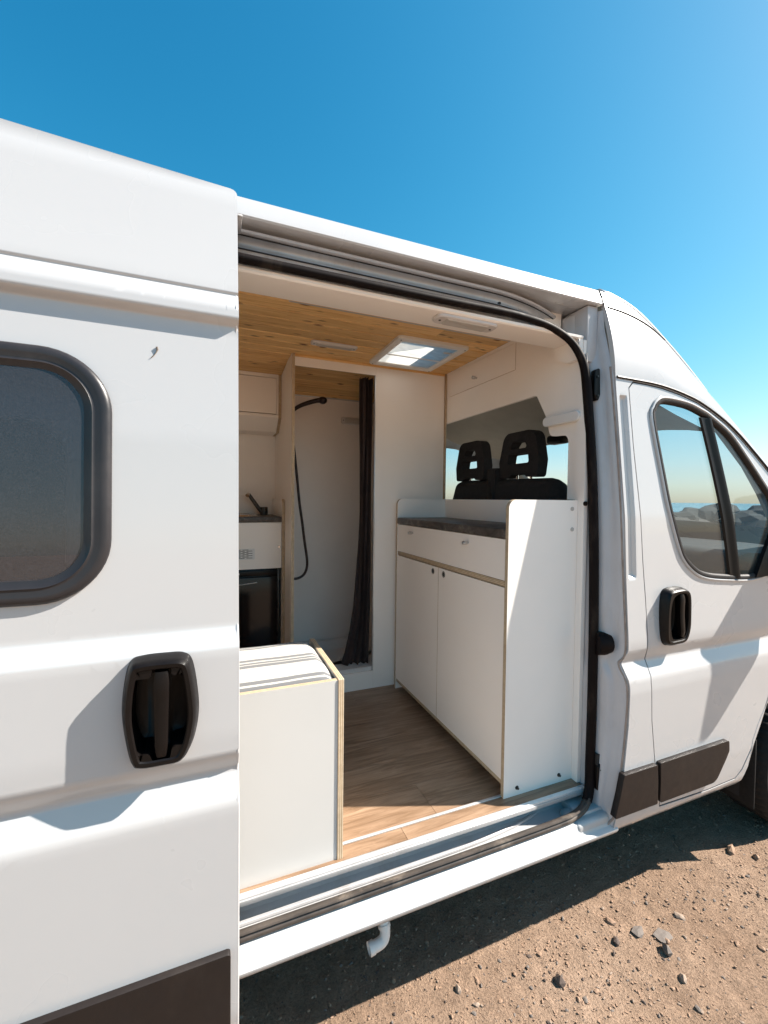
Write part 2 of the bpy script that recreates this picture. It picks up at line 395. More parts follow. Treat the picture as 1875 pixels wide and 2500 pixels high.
def tag(o, label, cat, group=None):
    o['label'] = label; o['category'] = cat
    if group: o['group'] = group
    return o
def thing(name, label, cat, loc, group=None):
    o = bpy.data.objects.new(name, None); COL.objects.link(o); o.location = loc; o.empty_display_size = .2
    return tag(o, label, cat, group)
def kind(o, k): o['kind'] = k; return o

def dens(pts, n=6):
    out = []; N = len(pts)
    for i in range(N-1):
        p0, p1, p2, p3 = (Vector(pts[max(0, min(N-1, i+k))]) for k in (-1, 0, 1, 2))
        for k in range(n):
            t = k/n; out.append(.5*((2*p1)+(-p0+p2)*t+(2*p0-5*p1+4*p2-p3)*t*t+(-p0+3*p1-3*p2+p3)*t**3))
    return out+[Vector(pts[-1])]
dens_ = dens
# ================================================================== GROUND, SEA
def spaced(lo, hi, a, b, step, growth=1.32):
    mid = frange(a, b, step); L = []; s = step; v = a
    while v > lo: s *= growth; v -= s; L.append(max(v, lo))
    Rr = []; s = step; v = b
    while v < hi: s *= growth; v += s; Rr.append(min(v, hi))
    return L[::-1]+mid+Rr
def gz(x, y):
    d = math.hypot(x-1.2, y+.2); amp = 1.0 if d < 6 else max(0.15, 1-(d-6)/20)
    z = .007*noise.noise((x*1.1, y*1.1, 3))+.004*noise.noise((x*4, y*4, 1))+.004*noise.noise((x*13, y*13, 5))
    if d < 5: z += .0045*noise.noise((x*38, y*38, 9))+.003*noise.noise((x*75, y*75, 2))
    return z*amp
xs = spaced(-9000, 9000, -.4, 3.4, .0175); ys = spaced(-9000, 26, -1.0, .75, .0175)
vs = []; fs = []
for y in ys:
    for x in xs:
        edge = max(0, (y-21.5)/4.5)+.0
        vs.append((x, y, gz(x, y)-5.5*edge**1.5+(.25*noise.noise((x*.2, y*.2, 0)) if y > 12 or abs(x) > 15 else 0)*(1 if y > 12 else .3)))
nx = len(xs)
for j in range(len(ys)-1):
    for i in range(nx-1): a = j*nx+i; fs.append((a, a+1, a+nx+1, a+nx))
me = bpy.data.meshes.new('ground'); me.from_pydata(vs, [], fs); me.materials.append(MATS['dirt'])
for p in me.polygons: p.use_smooth = True
kind_o = bpy.data.objects.new('ground', me); COL.objects.link(kind_o); kind(kind_o, 'structure')
bm = new_bm(); q = [bm.verts.new(p) for p in ((-15000, 10, -4), (15000, 10, -4), (15000, 20000, -4), (-15000, 20000, -4))]; bm.faces.new(q)
kind(obj('sea', bm, 'sea'), 'structure')

def pebble(bm, c, s, seed, sub=1, flatten=.55, rot=0, mi=0):
    b = bmesh.new(); bmesh.ops.create_icosphere(b, subdivisions=sub, radius=1)
    rn = random.Random(seed); ax = (rn.uniform(.75, 1.35), rn.uniform(.6, 1.0), flatten*rn.uniform(.7, 1.2)); M3 = Matrix.Rotation(rot, 3, 'Z')
    for v in b.verts:
        k = 1+.55*noise.noise(v.co*1.5+Vector((seed*1.7, seed*.3, 0)))
        p = Vector((v.co.x*ax[0], v.co.y*ax[1], v.co.z*ax[2]))*k*s; v.co = M3 @ p+Vector(c)
    for f in b.faces: f.material_index = mi
    merge(bm, b)
# uncountable grit and gravel: one object
def grit():
    base = []
    for s in range(10):
        b = bmesh.new(); bmesh.ops.create_icosphere(b, subdivisions=1, radius=1) if s < 3 else bmesh.ops.create_cube(b, size=1.5); b.verts.ensure_lookup_table()
        vv = [(v.co*(1+.45*noise.noise(v.co*1.4+Vector((s*3.1, 0, 0))))) for v in b.verts]; b.verts.index_update()
        base.append((vv, [tuple(v.index for v in f.verts) for f in b.faces])); b.free()
    V = []; Fc = []; mi = []; rn = random.Random(3)
    for i in range(42000):
        x = rn.uniform(-.3, 3.6); y = .75-rn.random()**.8*1.7
        if noise.noise((x*2.2, y*2.2, 7))+.35*noise.noise((x*7, y*7, 1)) < rn.uniform(-.7, .45): continue
        s = .0014+.0052*rn.random()**5
        if rn.random() < .03: s *= 1.7
        vv, ff = base[rn.randrange(3) if s > .004 else 3+rn.randrange(7)]; a = rn.uniform(0, 6.28); ca, sa = math.cos(a), math.sin(a); fx, fy, fz = rn.uniform(.8, 1.6), rn.uniform(.6, 1), rn.uniform(.4, .8)
        o = len(V); z0 = gz(x, y)+s*.25
        for p in vv:
            X, Y = p.x*fx*s, p.y*fy*s; V.append((x+X*ca-Y*sa, y+X*sa+Y*ca, z0+p.z*fz*s))
        k = rn.choice((0, 0, 0, 0, 0, 0, 0, 1, 2, 3))
        for f in ff: Fc.append(tuple(o+i_ for i_ in f)); mi.append(k)
    me = bpy.data.meshes.new('gravel'); me.from_pydata(V, [], Fc)
    for n_ in ('stone_tan', 'stone_grey', 'stone_pale', 'stone_dark'): me.materials.append(MATS[n_])
    me.polygons.foreach_set('material_index', mi)
    o = bpy.data.objects.new('gravel', me); COL.objects.link(o); kind(o, 'stuff'); o['label'] = 'fine tan and grey gravel strewn over the dirt'; o['category'] = 'gravel'
grit()
STONES = [ # x, y, size, material, flatten, label
 (1.605, -.106, .030, 'stone_grey', .25, 'large flat grey slate chip lying beside the dark-edged one'),
 (1.560, -.150, .026, 'stone_grey', .75, 'angular grey stone with a dark shaded face below the flat slate chip'),
 (1.120, -.081, .025, 'stone_dark', .62, 'dark brown lump of rock nearest the bottom of the photo'),
 (1.526, -.232, .016, 'stone_pale', .6, 'single pale cream pebble on bare dirt below the slate chips'),
 (1.743, -.077, .020, 'stone_pale', .45, 'whitish oval pebble above the flat slate chip'),
 (1.528, -.059, .026, 'stone_grey', .3, 'long narrow grey slate sliver left of the flat slate chip'),
 (.778, .027, .017, 'stone_pale', .9, 'cream knobbly stone on the dirt beneath the drain pipe'),
 (.813, -.030, .012, 'stone_pale', .6, 'tiny white chip below the cream knobbly stone'),
 (1.419, -.056, .019, 'stone_dark', .7, 'small dark stone half buried left of the slate sliver'),
 (1.465, .008, .021, 'stone_tan', .6, 'rounded brown stone close to the edge of the van shadow'),
 (2.302, .047, .028, 'stone_tan', .7, 'brown rock casting a long dark shadow near the front wheel'),
 (2.374, -.017, .02, 'stone_tan', .7, 'smaller brown rock at the right edge below the front wheel'),
]
for k, (x, y, s, mt, fl, lb) in enumerate(STONES):
    bm = new_bm(); pebble(bm, (0, 0, 0), s*.95, k*5+2, 1, fl, rot=k*1.3)
    o = obj('stone', bm, mt, sharp=14); o.location = (x, y, gz(x, y)+s*fl*.35); tag(o, lb, 'stone')
rn = random.Random(11); pm = []
for k in range(6):
    bm = new_bm(); pebble(bm, (0, 0, 0), 1, 90+k, 1, .5); me_ = bpy.data.meshes.new('loose_stone'); bm.to_mesh(me_); bm.free()
    for p in me_.polygons: p.use_smooth = True
    me_.set_sharp_from_angle(angle=R(14)); me_.materials.append(MATS[('stone_grey', 'stone_pale', 'stone_tan')[k % 3]]); pm.append(me_)
spots = [(1.926, -.155), (2.039, -.066), (1.766, .024), (1.869, -.094), (1.954, -.082), (2.115, -.11), (2.295, -.092), (1.158, -.154), (1.406, -.21), (1.484, -.309), (1.875, -.023), (1.74, -.024)]
for k in range(22): spots.append((rn.gauss(1.95, .38), rn.uniform(-.36, .10)))
for k, (x, y) in enumerate(spots):
    o = bpy.data.objects.new('loose_stone', pm[rn.randrange(6)]); COL.objects.link(o); s = rn.uniform(.005, .011)
    o.scale = (s, s, s); o.rotation_euler = (0, 0, rn.uniform(0, 6.3)); o.location = (x, y, gz(x, y)+s*.2)
    tag(o, 'small loose stone scattered on the sunlit dirt beside the van', 'stone', 'loose stones on the dirt')
# far shore seen through the cab windows
rl = ['low dark shore rock farthest left in the cab window', 'broad dark shore rock in the middle of the cab window', 'humped shore rock behind the window divider bar', 'dark shore rock seen through the small front quarter window', 'flat shore rock right at the edge of the dirt']
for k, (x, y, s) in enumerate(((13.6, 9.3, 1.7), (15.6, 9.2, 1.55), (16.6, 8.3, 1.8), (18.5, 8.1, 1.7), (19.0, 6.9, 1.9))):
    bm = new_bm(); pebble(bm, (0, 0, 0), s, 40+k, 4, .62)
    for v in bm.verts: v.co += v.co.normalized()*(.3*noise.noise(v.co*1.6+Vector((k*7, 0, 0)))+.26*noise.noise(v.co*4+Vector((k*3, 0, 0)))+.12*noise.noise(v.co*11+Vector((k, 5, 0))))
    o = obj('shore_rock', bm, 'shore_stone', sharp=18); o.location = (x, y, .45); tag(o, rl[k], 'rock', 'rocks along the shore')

# ================================================================== CAMPERVAN
van = thing('campervan', 'white high-roof campervan with its side door slid open, parked on dirt', 'van', (.3, .95, 0))
YM = 2.00                                   # mirror: far side y = YM - y
PT = [(.33, .040), (.345, .030), (.37, .008), (.39, -.010), (.41, -.0165), (.46, -.021), (.55, -.026), (.93, -.030), (.975, -.026), (1.035, .004), (1.085, -.014), (1.12, -.014), (1.35, 0), (1.6, .013), (2.04, .06), (2.155, .072), (2.37, .125), (2.458, .132), (2.53, .152)]
def P(z): return smooth_tab(PT, z, .005)
ZG = [(1.4, 2.158), (1.56, 2.156), (1.67, 2.155), (1.76, 2.15), (1.87, 2.134), (1.98, 2.11), (2.07, 2.076), (2.17, 2.031), (2.27, 1.97), (2.39, 1.88), (2.53, 1.771), (2.7, 1.64), (3.05, 1.36)]
SIL = [(1.4, 2.527), (1.49, 2.523), (1.584, 2.51), (1.69, 2.483), (1.765, 2.448), (1.862, 2.392), (1.963, 2.332), (2.068, 2.263), (2.179, 2.184), (2.295, 2.098), (2.417, 2.005), (2.545, 1.909), (2.70, 1.793), (3.1, 1.49)]
def zg(x): return smooth_tab(ZG, x, .03)
SIL = [(x, smooth_tab(SIL, x, .05)) for x in frange(1.4, 2.7, .0325)]+[(3.1, 1.49)]
def sil(x): return lerp_tab(SIL, x)
def ftaper(x): return .30*max(0, x-2.55)**2
def sstep(a, b, x):
    t = max(0, min(1, (x-a)/(b-a))); return t*t*(3-2*t)
def flute(x, z):
    if not 1.49 < x < 1.56: return 0
    return .013*sstep(1.502, 1.509, x)*(1-sstep(1.536, 1.546, x))*sstep(1.36, 1.378, z)*(1-sstep(2.068, 2.088, z))
def ybody(x, z):
    g = zg(x)
    if z <= g: return P(min(z, 2.155))+ftaper(x)+flute(x, z)
    d = (z-g)/max(.05, sil(x)-g)
    return P(min(g, 2.155))+(.152-P(min(g, 2.155)))*min(1.15, d)**1.7+ftaper(x)
# --- door seams / outlines (x, z)
DSEAM = [(1.690, .425), (1.645, .60), (1.614, .80), (1.604, .95), (1.607, 1.03), (1.598, 1.08), (1.590, 1.284), (1.580, 1.43), (1.572, 1.63), (1.560, 1.88), (1.557, 2.12)]
DTOP = [(1.585, 2.148)]+[(x, zg(x)-.008) for x in (1.67, 1.76, 1.87, 1.98, 2.07, 2.17, 2.27, 2.39, 2.50)]+[(2.58, 1.70), (2.585, 1.55), (2.56, 1.30), (2.52, 1.0)]
ARC = [(2.79+.50*math.cos(R(a)), .37+.52*math.sin(R(a))) for a in (150, 157, 165, 173)]
DBOT = [(2.42, .80), (2.357, .66), (2.307, .565), (2.235, .455), (2.19, .42), (2.0, .415)]
DOOR = DSEAM[::1]+DTOP+DBOT              # runs up the rear edge, over the top, down the front
WIN = [(1.686, 2.0), (1.698, 2.048), (1.726, 2.077), (1.775, 2.09), (1.904, 2.083), (1.998, 2.06), (2.057, 2.038), (2.184, 1.97), (2.283, 1.879), (2.381, 1.779), (2.46, 1.69), (2.477, 1.62), (2.444, 1.404), (2.398, 1.341), (2.307, 1.324), (2.209, 1.324), (2.024, 1.339), (1.933, 1.357), (1.877, 1.386), (1.83, 1.428), (1.8, 1.482), (1.75, 1.625), (1.721, 1.778)]
ZR = frange(.36, 2.5, .022)+[.975, 1.035, 1.085]
XR = frange(1.56, 2.6, .04)+frange(2.7, 3.5, .1)
side_out = [(1.488, 2.452), (1.49, 2.523)]+[p for p in SIL if p[0] > 1.5]+[(3.3, 1.36), (3.5, 1.12), (3.6, .8), (3.58, .45), (3.36, .40)]
side_out += [(2.79+.535*math.cos(R(a)), .37+.545*math.sin(R(a))) for a in range(5, 160, 8)]
side_out += [(2.275, .46), (2.245, .405), (2.21, .365), (1.9, .347), (1.43, .347), (1.445, .44), (1.46, .52), (1.472, .62), (1.488, .80), (1.49, .95), (1.478, 1.03), (1.494, 1.09), (1.490, 1.35), (1.489, 1.8), (1.488, 2.2)]
bs = skin(side_out, [DOOR], ybody, XR+[1.496, 1.500, 1.503, 1.506, 1.509, 1.515, 1.525, 1.535, 1.539, 1.543, 1.547, 1.552], ZR+[1.362, 1.37, 1.378, 2.068, 2.078, 2.088])
body = analytic(obj('body_side', thicken(bs, .02), 'paint', van, 40), ybody)
# far side of the van, whole length
far_out = [(-3.0, .347), (-3.0, 2.45)]+[(1.47, 2.452), (1.49, 2.523)]+[p for p in SIL if p[0] > 1.5]+[(3.3, 1.36), (3.5, 1.12), (3.6, .8), (3.58, .45), (3.36, .40)]
far_out += [(2.79+.535*math.cos(R(a)), .37+.545*math.sin(R(a))) for a in range(5, 160, 8)]+[(2.205, .385), (2.17, .357)]
WINF = offset(WIN, .0)
def yfar(x, z): return YM-(ybody(x, z) if x > 1.4 else P(z))
bf = skin(far_out, [WINF], yfar, frange(-2.8, 3.5, .3), frange(.36, 2.5, .06))
bmesh.ops.reverse_faces(bf, faces=bf.faces[:])
obj('body_side', bf, 'paint', van, 40, solid=.02)
bm = fill2d(offset(WINF, -.004));
cuts(bm, 'z', frange(1.4, 2.0, .1))
for v in bm.verts: v.co.y = yfar(v.co.x, v.co.z)-.008
obj('driver_window', bm, 'glass_cab', van)
# rear quarter panel the open door stands in front of
WRQ = rounded([(-1.02, 1.46), (-.43, 1.46), (-.43, 1.84), (-1.02, 1.84)], .11)
WRQ = rounded([(-.99, 1.40), (-.305, 1.40), (-.305, 1.83), (-.99, 1.83)], .10)
bm = skin([(-3.0, .347), (.0, .347), (.0, 2.452), (-3.0, 2.452)], [WRQ], lambda x, z: P(z), frange(-2.7, -.1, .3), ZR)
obj('body_side', bm, 'paint', van, 40, solid=.02)
bm = fill2d(WRQ)
for v in bm.verts: v.co.y = P(v.co.z)-.004
obj('rear_window', bm, 'window_frame', van)
# rear end and cargo floor pan closing the shell
bm = new_bm(); box(bm, -3.03, -2.99, .0, 2.0, .34, 2.5, .015); obj('rear_end', bm, 'paint', van)
bm = new_bm(); box(bm, -2.98, 2.3, .14, 1.86, .36, .50, .01); obj('floor_pan', bm, 'gap', van)
# --- roof shell with a square opening for the hatch
HX0, HX1, HY0, HY1 = .875, 1.235, .79, 1.15
sec = [(.205, 2.462), (.150, 2.4575), (.134, 2.4575), (.131, 2.463), (.134, 2.475), (.144, 2.505), (.152, 2.523), (.168, 2.534), (.21, 2.541), (.4, 2.558), (HY0, 2.574), (.95, 2.575), (HY1, 2.572), (1.6, 2.556), (1.79, 2.541), (1.832, 2.534), (1.848, 2.523), (1.868, 2.463), (1.85, 2.4575), (1.79, 2.46)]
st = [-3.02, -2.0, -1.0, .0, HX0, HX1, 1.44, 1.478]
bm = new_bm(); G = [[bm.verts.new((x, y, z)) for y, z in sec] for x in st]
for i in range(len(st)-1):
    for j in range(len(sec)-1):
        if st[i] == HX0 and sec[j][0] in (HY0, .95) : continue
        bm.faces.new((G[i][j], G[i][j+1], G[i+1][j+1], G[i+1][j]))
obj('roof', bm, 'paint', van, 30)
bm = new_bm(); rows = []
for x, z in [(1.482, 2.5225)]+[p for p in SIL if 1.5 < p[0] < SIL[24][0]+.01]:
    e = .154; rw = []
    for k in range(17):
        u = k/16; y = e+(YM-2*e)*u; bow = math.sin(math.pi*u)**.8
        rw.append((x+.10*bow*max(0, x-1.6), y, z+.052*bow))
    rows.append(rw)
loft(bm, rows, closed=False); obj('cab_roof', bm, 'paint', van, 40, solid=.012)
bm = new_bm(); rows = []
for x, z in [(SIL[24][0], SIL[24][1])]+[p for p in SIL if p[0] > SIL[24][0]+.01 and p[0] < 2.72]+[(3.08, 1.50)]:
    e = .156+.30*max(0, x-2.55)**2; rw = []
    for k in range(17):
        u = k/16; y = e+(YM-2*e)*u; bow = math.sin(math.pi*u)**.8; rw.append((x+.10*bow*max(0, x-1.6), y, z+.052*bow))
    rows.append(rw)
loft(bm, rows, closed=False); obj('windscreen', bm, 'glass_screen', van, 40)
bm = new_bm(); rows = []
for x, z in [(3.08, 1.50), (3.3, 1.36), (3.5, 1.12), (3.6, .8), (3.6, .45), (3.45, .30)]:
    e = .156+.30*max(0, x-2.55)**2-.02; rw = []
    for k in range(17):
        u = k/16; y = e+(YM-2*e)*u; bow = math.sin(math.pi*u)**.8; rw.append((x+.16*bow, y, z+.03*bow))
    rows.append(rw)
loft(bm, rows, closed=False); obj('bonnet', bm, 'paint', van, 40)
for yy in (.42, 1.48):
    bm = new_bm(); box(bm, 3.44, 3.60, yy-.14, yy+.14, .98, 1.20, .05, 3); obj('headlight', bm, 'glass_screen', van)
bm = new_bm(); box(bm, 3.2, 3.74, .20, 1.80, .24, .66, .05, 3); obj('bumper', bm, 'trim_plastic', van)
# --- fine seams: roof rail joint, roof edge line, cab gutter
def seam(pts, r=.0028): bm = new_bm(); tube(bm, pts, r, 6); return bm
obj('roof_seam', seam([(1.479, .131, 2.4615), (1.479, .1425, 2.505), (1.479, .152, 2.5245), (1.479, .175, 2.537), (1.479, .3, 2.55)], .0032), 'gap', van)
pts = []
for k in range(24):
    x = 1.50+k*(2.0-1.5)/23; z = 2.452-.36*max(0, x-1.56)**1.75-.04*max(0, x-1.5); pts.append((x, ybody(x, z)-.0015, z))
obj('roof_seam', seam(pts, .003), 'trim_plastic', van)
pts = [(x, ybody(x, zg(x)-.001)-.0015, zg(x)-.001) for x in frange(1.495, 2.9, .035)]
obj('gutter', seam(pts, .0055), 'trim_plastic', van)
# ------------------------------------------------------------------ cab door
HC = catmull([(1.693, 1.309), (1.745, 1.318), (1.795, 1.313), (1.820, 1.285), (1.826, 1.21), (1.823, 1.14), (1.797, 1.092), (1.74, 1.083), (1.695, 1.087), (1.672, 1.12), (1.668, 1.20), (1.675, 1.275)], 6)
cdo = skin(offset(DOOR, .006), [WIN, offset(HC, .014)], lambda x, z: ybody(x, z)+.001, XR, ZR)
bm = new_bm(); lp_ = [(x, ybody(x, z)+.0065, z) for x, z in offset(DOOR, .002)]; tube(bm, lp_+[lp_[0]], .0042, 6); obj('door_gap', bm, 'gap', van)
cab_door = analytic(obj('cab_door', thicken(cdo, .025), 'paint', van, 40), ybody)
def ring_on(loop, prof, yf):
    """sweep a small section round a closed (x, z) loop on a skin: prof = [(inward offset, y shift)]"""
    bm = new_bm(); loops = []
    for d, dy in prof:
        lp = offset(loop, d); loops.append([(x, yf(*loop[i])+dy, z) for i, (x, z) in enumerate(lp)])
    loft(bm, loops, closed=True); return bm
WINs = catmull(WIN, 4)
bm = ring_on(WINs, [(-.016, .0), (-.014, -.006), (-.008, -.008), (-.004, -.004), (.0, .004)], ybody); obj('window_surround', bm, 'paint', cab_door, 50)
bm = ring_on(WINs, [(-.004, -.002), (-.001, -.007), (.008, -.007), (.014, -.002), (.017, .008)], ybody); obj('window_seal', bm, 'trim_plastic', cab_door, 50)
bm = fill2d(offset(WINs, .006)); cuts(bm, 'z', frange(1.36, 2.04, .05))
for v in bm.verts: v.co.y = ybody(v.co.x, v.co.z)+.006
obj('window_pane', bm, 'glass_cab', cab_door)
bm = new_bm(); loops = []
for k in range(12):
    t = k/11; z = 2.034-t*(2.034-1.328); xa = 1.985+.140*t+.012*math.sin(math.pi*t); y0 = ybody(xa, z)
    loops.append([(xa, y0+.004, z), (xa+.005, y0-.004, z), (xa+.034, y0-.005, z), (xa+.044, y0-.012, z), (xa+.062, y0-.012, z), (xa+.068, y0+.003, z)])
loft(bm, loops, closed=False); obj('window_divider', bm, 'black_plastic', cab_door, 40)
bm = prism([(2.30, 1.322), (2.46, 1.33), (2.484, 1.42), (2.47, 1.60), (2.42, 1.50), (2.35, 1.40)], lambda u, v, h: (u, ybody(u, v)+h, v), -.012, .004); obj('mirror_foot', bm, ['black_plastic', 'black_plastic'], cab_door)
def handle(outline, yf, proud, grip, rec, name, parent):
    bm = new_bm(); N = len(outline); cx = sum(p[0] for p in outline)/N; cz = sum(p[1] for p in outline)/N; y0 = yf(cx, cz)
    loops = [[(x, y0+.01, z) for x, z in outline], [(x, y0-.004, z) for x, z in outline]]
    for d, dy in ((.0025, -.3), (.004, -.6), (.008, -.88), (.012, -1.0), (.020, -.98), (.023, -.90)):
        loops.append([(x, y0+dy*proud, z) for x, z in offset(outline, d)])
    inner = catmull([(cx+(x-cx)*1.10, cz+(z-cz)*1.05) for x, z in rec], 6); n = len(inner)
    loft(bm, loops, cap0=False)
    # inner bowl, joined through a fan of the same count
    inn = []
    for k in range(N):
        a = math.atan2(loops[-1][k][2]-cz, loops[-1][k][0]-cx); best = min(inner, key=lambda p: abs(((math.atan2(p[1]-cz, p[0]-cx)-a+math.pi) % (2*math.pi))-math.pi)); inn.append(best)
    l2 = [loops[-1]]
    for d, dy in ((0, -.90), (.002, -.80), (.005, .2), (.012, .75), (.03, .9)):
        l2.append([(cx+(x-cx)*(1-d*9), y0+dy*proud, cz+(z-cz)*(1-d*6)) for x, z in inn])
    loft(bm, l2, cap1=True)
    bmesh.ops.recalc_face_normals(bm, faces=bm.faces[:])
    h = obj(name, bm, 'black_plastic', parent, 32)
    bm = new_bm(); lp = []
    (gx0, gz0, gw0), (gx1, gz1, gw1) = grip
    for k in range(9):
        t = k/8; z = gz0+(gz1-gz0)*t; gx = gx0+(gx1-gx0)*t; w_ = gw0+(gw1-gw0)*t; dip = .010*math.sin(math.pi*t)+(.014 if k in (0, 8) else 0); yy = y0-proud*1.06+dip*.35; wd = w_*(.82 if k in (0, 8) else 1)
        lp.append([(gx-wd, yy+.018, z), (gx-wd, yy+.003, z), (gx-wd*.7, yy, z), (gx+wd*.7, yy, z), (gx+wd, yy+.003, z), (gx+wd, yy+.018, z)])
    loft(bm, lp, cap0=True, cap1=True); bmesh.ops.recalc_face_normals(bm, faces=bm.faces[:])
    obj('handle_grip', bm, 'black_plastic', parent, 40)
    return h
hr = [(1.715, 1.275), (1.745, 1.29), (1.785, 1.285), (1.797, 1.24), (1.797, 1.17), (1.782, 1.125), (1.74, 1.112), (1.712, 1.125), (1.702, 1.17), (1.702, 1.235)]
handle(HC, ybody, .032, ((1.772, 1.118, .012), (1.762, 1.292, .014)), hr, 'door_handle', cab_door)
def moulding(outline, yf, thick, mat, parent, name='lower_moulding'):
    zz = [p[1] for p in outline]
    bm = skin(outline, [], lambda x, z: yf(x, z)-thick, [], frange(min(zz)+.004, max(zz)-.004, .015))
    return obj(name, bm, mat, parent, 50, solid=thick+.006, bevel=.009)
moulding(rounded([(1.652, .628), (2.088, .632), (2.092, .585), (2.015, .462), (1.664, .462)], [.006, .012, .02, .05, .01], 4), ybody, .018, 'trim_plastic', cab_door)
moulding(rounded([(1.452, .626), (1.636, .626), (1.650, .462), (1.416, .462)], .006, 3), ybody, .018, 'trim_plastic', van)
# wing mirror: foot arm and tall housing, off the right edge of the photo but its shadow falls on the door
mbm = B_(2.595, 2.675, -.25, -.04, 1.30, 1.75, .03, 4)
for v in mbm.verts: v.co.x += (v.co.z-1.3)*.2
mir = obj('wing_mirror', mbm, 'black_plastic', van)
bm = new_bm(); tube(bm, [(2.45, .03, 1.37), (2.53, .0, 1.375), (2.63, -.07, 1.39)], [.045, .04, .035], 10); obj('mirror_arm', bm, 'black_plastic', mir)
bm = new_bm(); box(bm, 2.588, 2.5945, -.23, -.06, 1.33, 1.72, .003)
for v in bm.verts: v.co.x += (v.co.z-1.3)*.2
pass; obj('mirror_glass', bm, 'chrome', mir)

# ------------------------------------------------------------------ wheels
def lathe(bm, prof, cx, cz, n=64, mod=None):
    loops = []
    for a in range(n):
        t = 2*math.pi*a/n; loops.append([(cx+(r+(mod(a, k) if mod else 0))*math.cos(t), y, cz+(r+(mod(a, k) if mod else 0))*math.sin(t)) for k, (r, y) in enumerate(prof)])
    loops.append(loops[0]); loft(bm, loops, closed=False); bmesh.ops.remove_doubles(bm, verts=bm.verts[:], dist=1e-5)
def wheel(cx, y0, s):
    w_ = obj('wheel', B_(cx-.05, cx+.05, min(y0+s*.05, y0+s*.2), max(y0+s*.05, y0+s*.2), .295, .395, .02), 'dark_metal', van)
    prof = [(.205, .02), (.22, .0), (.27, -.012), (.315, -.008), (.335, .008), (.345, .03), (.3455, .06), (.338, .063), (.338, .069), (.3455, .072), (.346, .10), (.339, .103), (.339, .109), (.346, .112), (.3455, .15), (.345, .19), (.335, .212), (.315, .228), (.27, .232), (.205, .2)]
    bm = new_bm(); lathe(bm, [(r, y0+s*y) for r, y in prof], cx, .345, 144, lambda a, k: (-.006 if (a % 3 == 0 and k in (4, 5, 6, 9, 10, 13, 14, 15, 16)) else 0)); obj('tyre', bm, 'tyre', w_, 25)
    bm = new_bm(); lathe(bm, [(.206, y0+s*.02), (.2, y0+s*.03), (.185, y0+s*.06), (.12, y0+s*.05), (.07, y0+s*.035), (.001, y0+s*.03)], cx, .345, 48); obj('rim', bm, 'rim', w_)
for cx in (2.80, -1.0):
    wheel(cx, .012, 1); wheel(cx, 1.988, -1)
for s_, y0, y1 in ((1, -.008, .40), (-1, 1.60, 2.008)):
    bm = new_bm(); loft(bm, [[(2.79+.55*math.cos(R(a)), y, .37+.56*math.sin(R(a))) for y in (y0, y1)] for a in range(-15, 188, 8)], closed=False); obj('wheel_arch_liner', bm, 'gap', van, 60)

# ------------------------------------------------------------------ sliding door (pushed back, standing proud of the side)
DT = [(.28, -.075), (.33, -.095), (.40, -.104), (.58, -.109), (.925, -.109), (1.0, -.079), (1.05, -.104), (1.10, -.105), (1.305, -.099), (1.345, -.072), (1.8, -.045), (2.07, -.016), (2.088, -.017), (2.102, -.036), (2.125, -.034), (2.164, -.014), (2.169, -.006), (2.173, -.006), (2.177, -.0095), (2.30, .018), (2.44, .048), (2.48, .062)]
def yd(x, z): return smooth_tab(DT, z, .006 if z < 2.05 else .0025)
DX = .0665
WS = rounded([(-.95, 1.430), (-.202, 1.430), (-.202, 1.979), (-.95, 1.979)], .135, 12)
dr_out = rounded([(-1.16, .30), (DX-.003, .30), (DX+.002, 2.478), (-1.16, 2.528)], [.03, .03, .018, .03], 4)
dz_ = frange(.32, 2.46, .02)+[2.085, 2.09, 2.097, 2.103, 2.11, 2.161, 2.164, 2.1665, 2.169, 2.171, 2.173, 2.175, 2.177, 2.18, 2.082, 2.0865, 2.0935, 2.1, 1.3, 1.31, 1.34, 1.35, .99, 1.0, 1.01]
so_ = [(-.160, 1.300), (-.135, 1.308), (-.09, 1.3085), (-.055, 1.305), (-.037, 1.287), (-.026, 1.225), (-.023, 1.165), (-.034, 1.105), (-.056, 1.068), (-.10, 1.064), (-.140, 1.067), (-.160, 1.082), (-.173, 1.145), (-.177, 1.20), (-.171, 1.262)]
bm = skin(dr_out, [offset(WS, .02), offset(catmull(so_, 6), .014)], yd, frange(-1.1, .04, .045), dz_)
sd = analytic(obj('sliding_door', thicken(bm, .03), 'paint', van, 40), yd)
bm = new_bm(); tube(bm, [(DX-.004, yd(0, z)+.004, z) for z in frange(.315, 2.468, .02)], .0042, 8); obj('door_hem', bm, 'paint', sd, 60)
FP = [(0, .0), (0, -.004), (.003, -.009), (.010, -.0125), (.020, -.0125), (.030, -.009), (.034, -.0095), (.036, -.011), (.040, -.008), (.052, -.005), (.054, .004)]
obj('window_frame', ring_on(WS, FP, lambda x, z: -.046+(-.026)*(1.8-z)/.455), 'window_frame', sd, 50)
bm = fill2d(offset(WS, .050)); cuts(bm, 'z', frange(1.5, 1.94, .08))
for v in bm.verts: v.co.y = -.046+(-.026)*(1.8-v.co.z)/.455-.003
obj('window_pane', bm, 'glass_dark', sd)
so_ = [(-.160, 1.300), (-.135, 1.308), (-.09, 1.3085), (-.055, 1.305), (-.037, 1.287), (-.026, 1.225), (-.023, 1.165), (-.034, 1.105), (-.056, 1.068), (-.10, 1.064), (-.140, 1.067), (-.160, 1.082), (-.173, 1.145), (-.177, 1.20), (-.171, 1.262)]
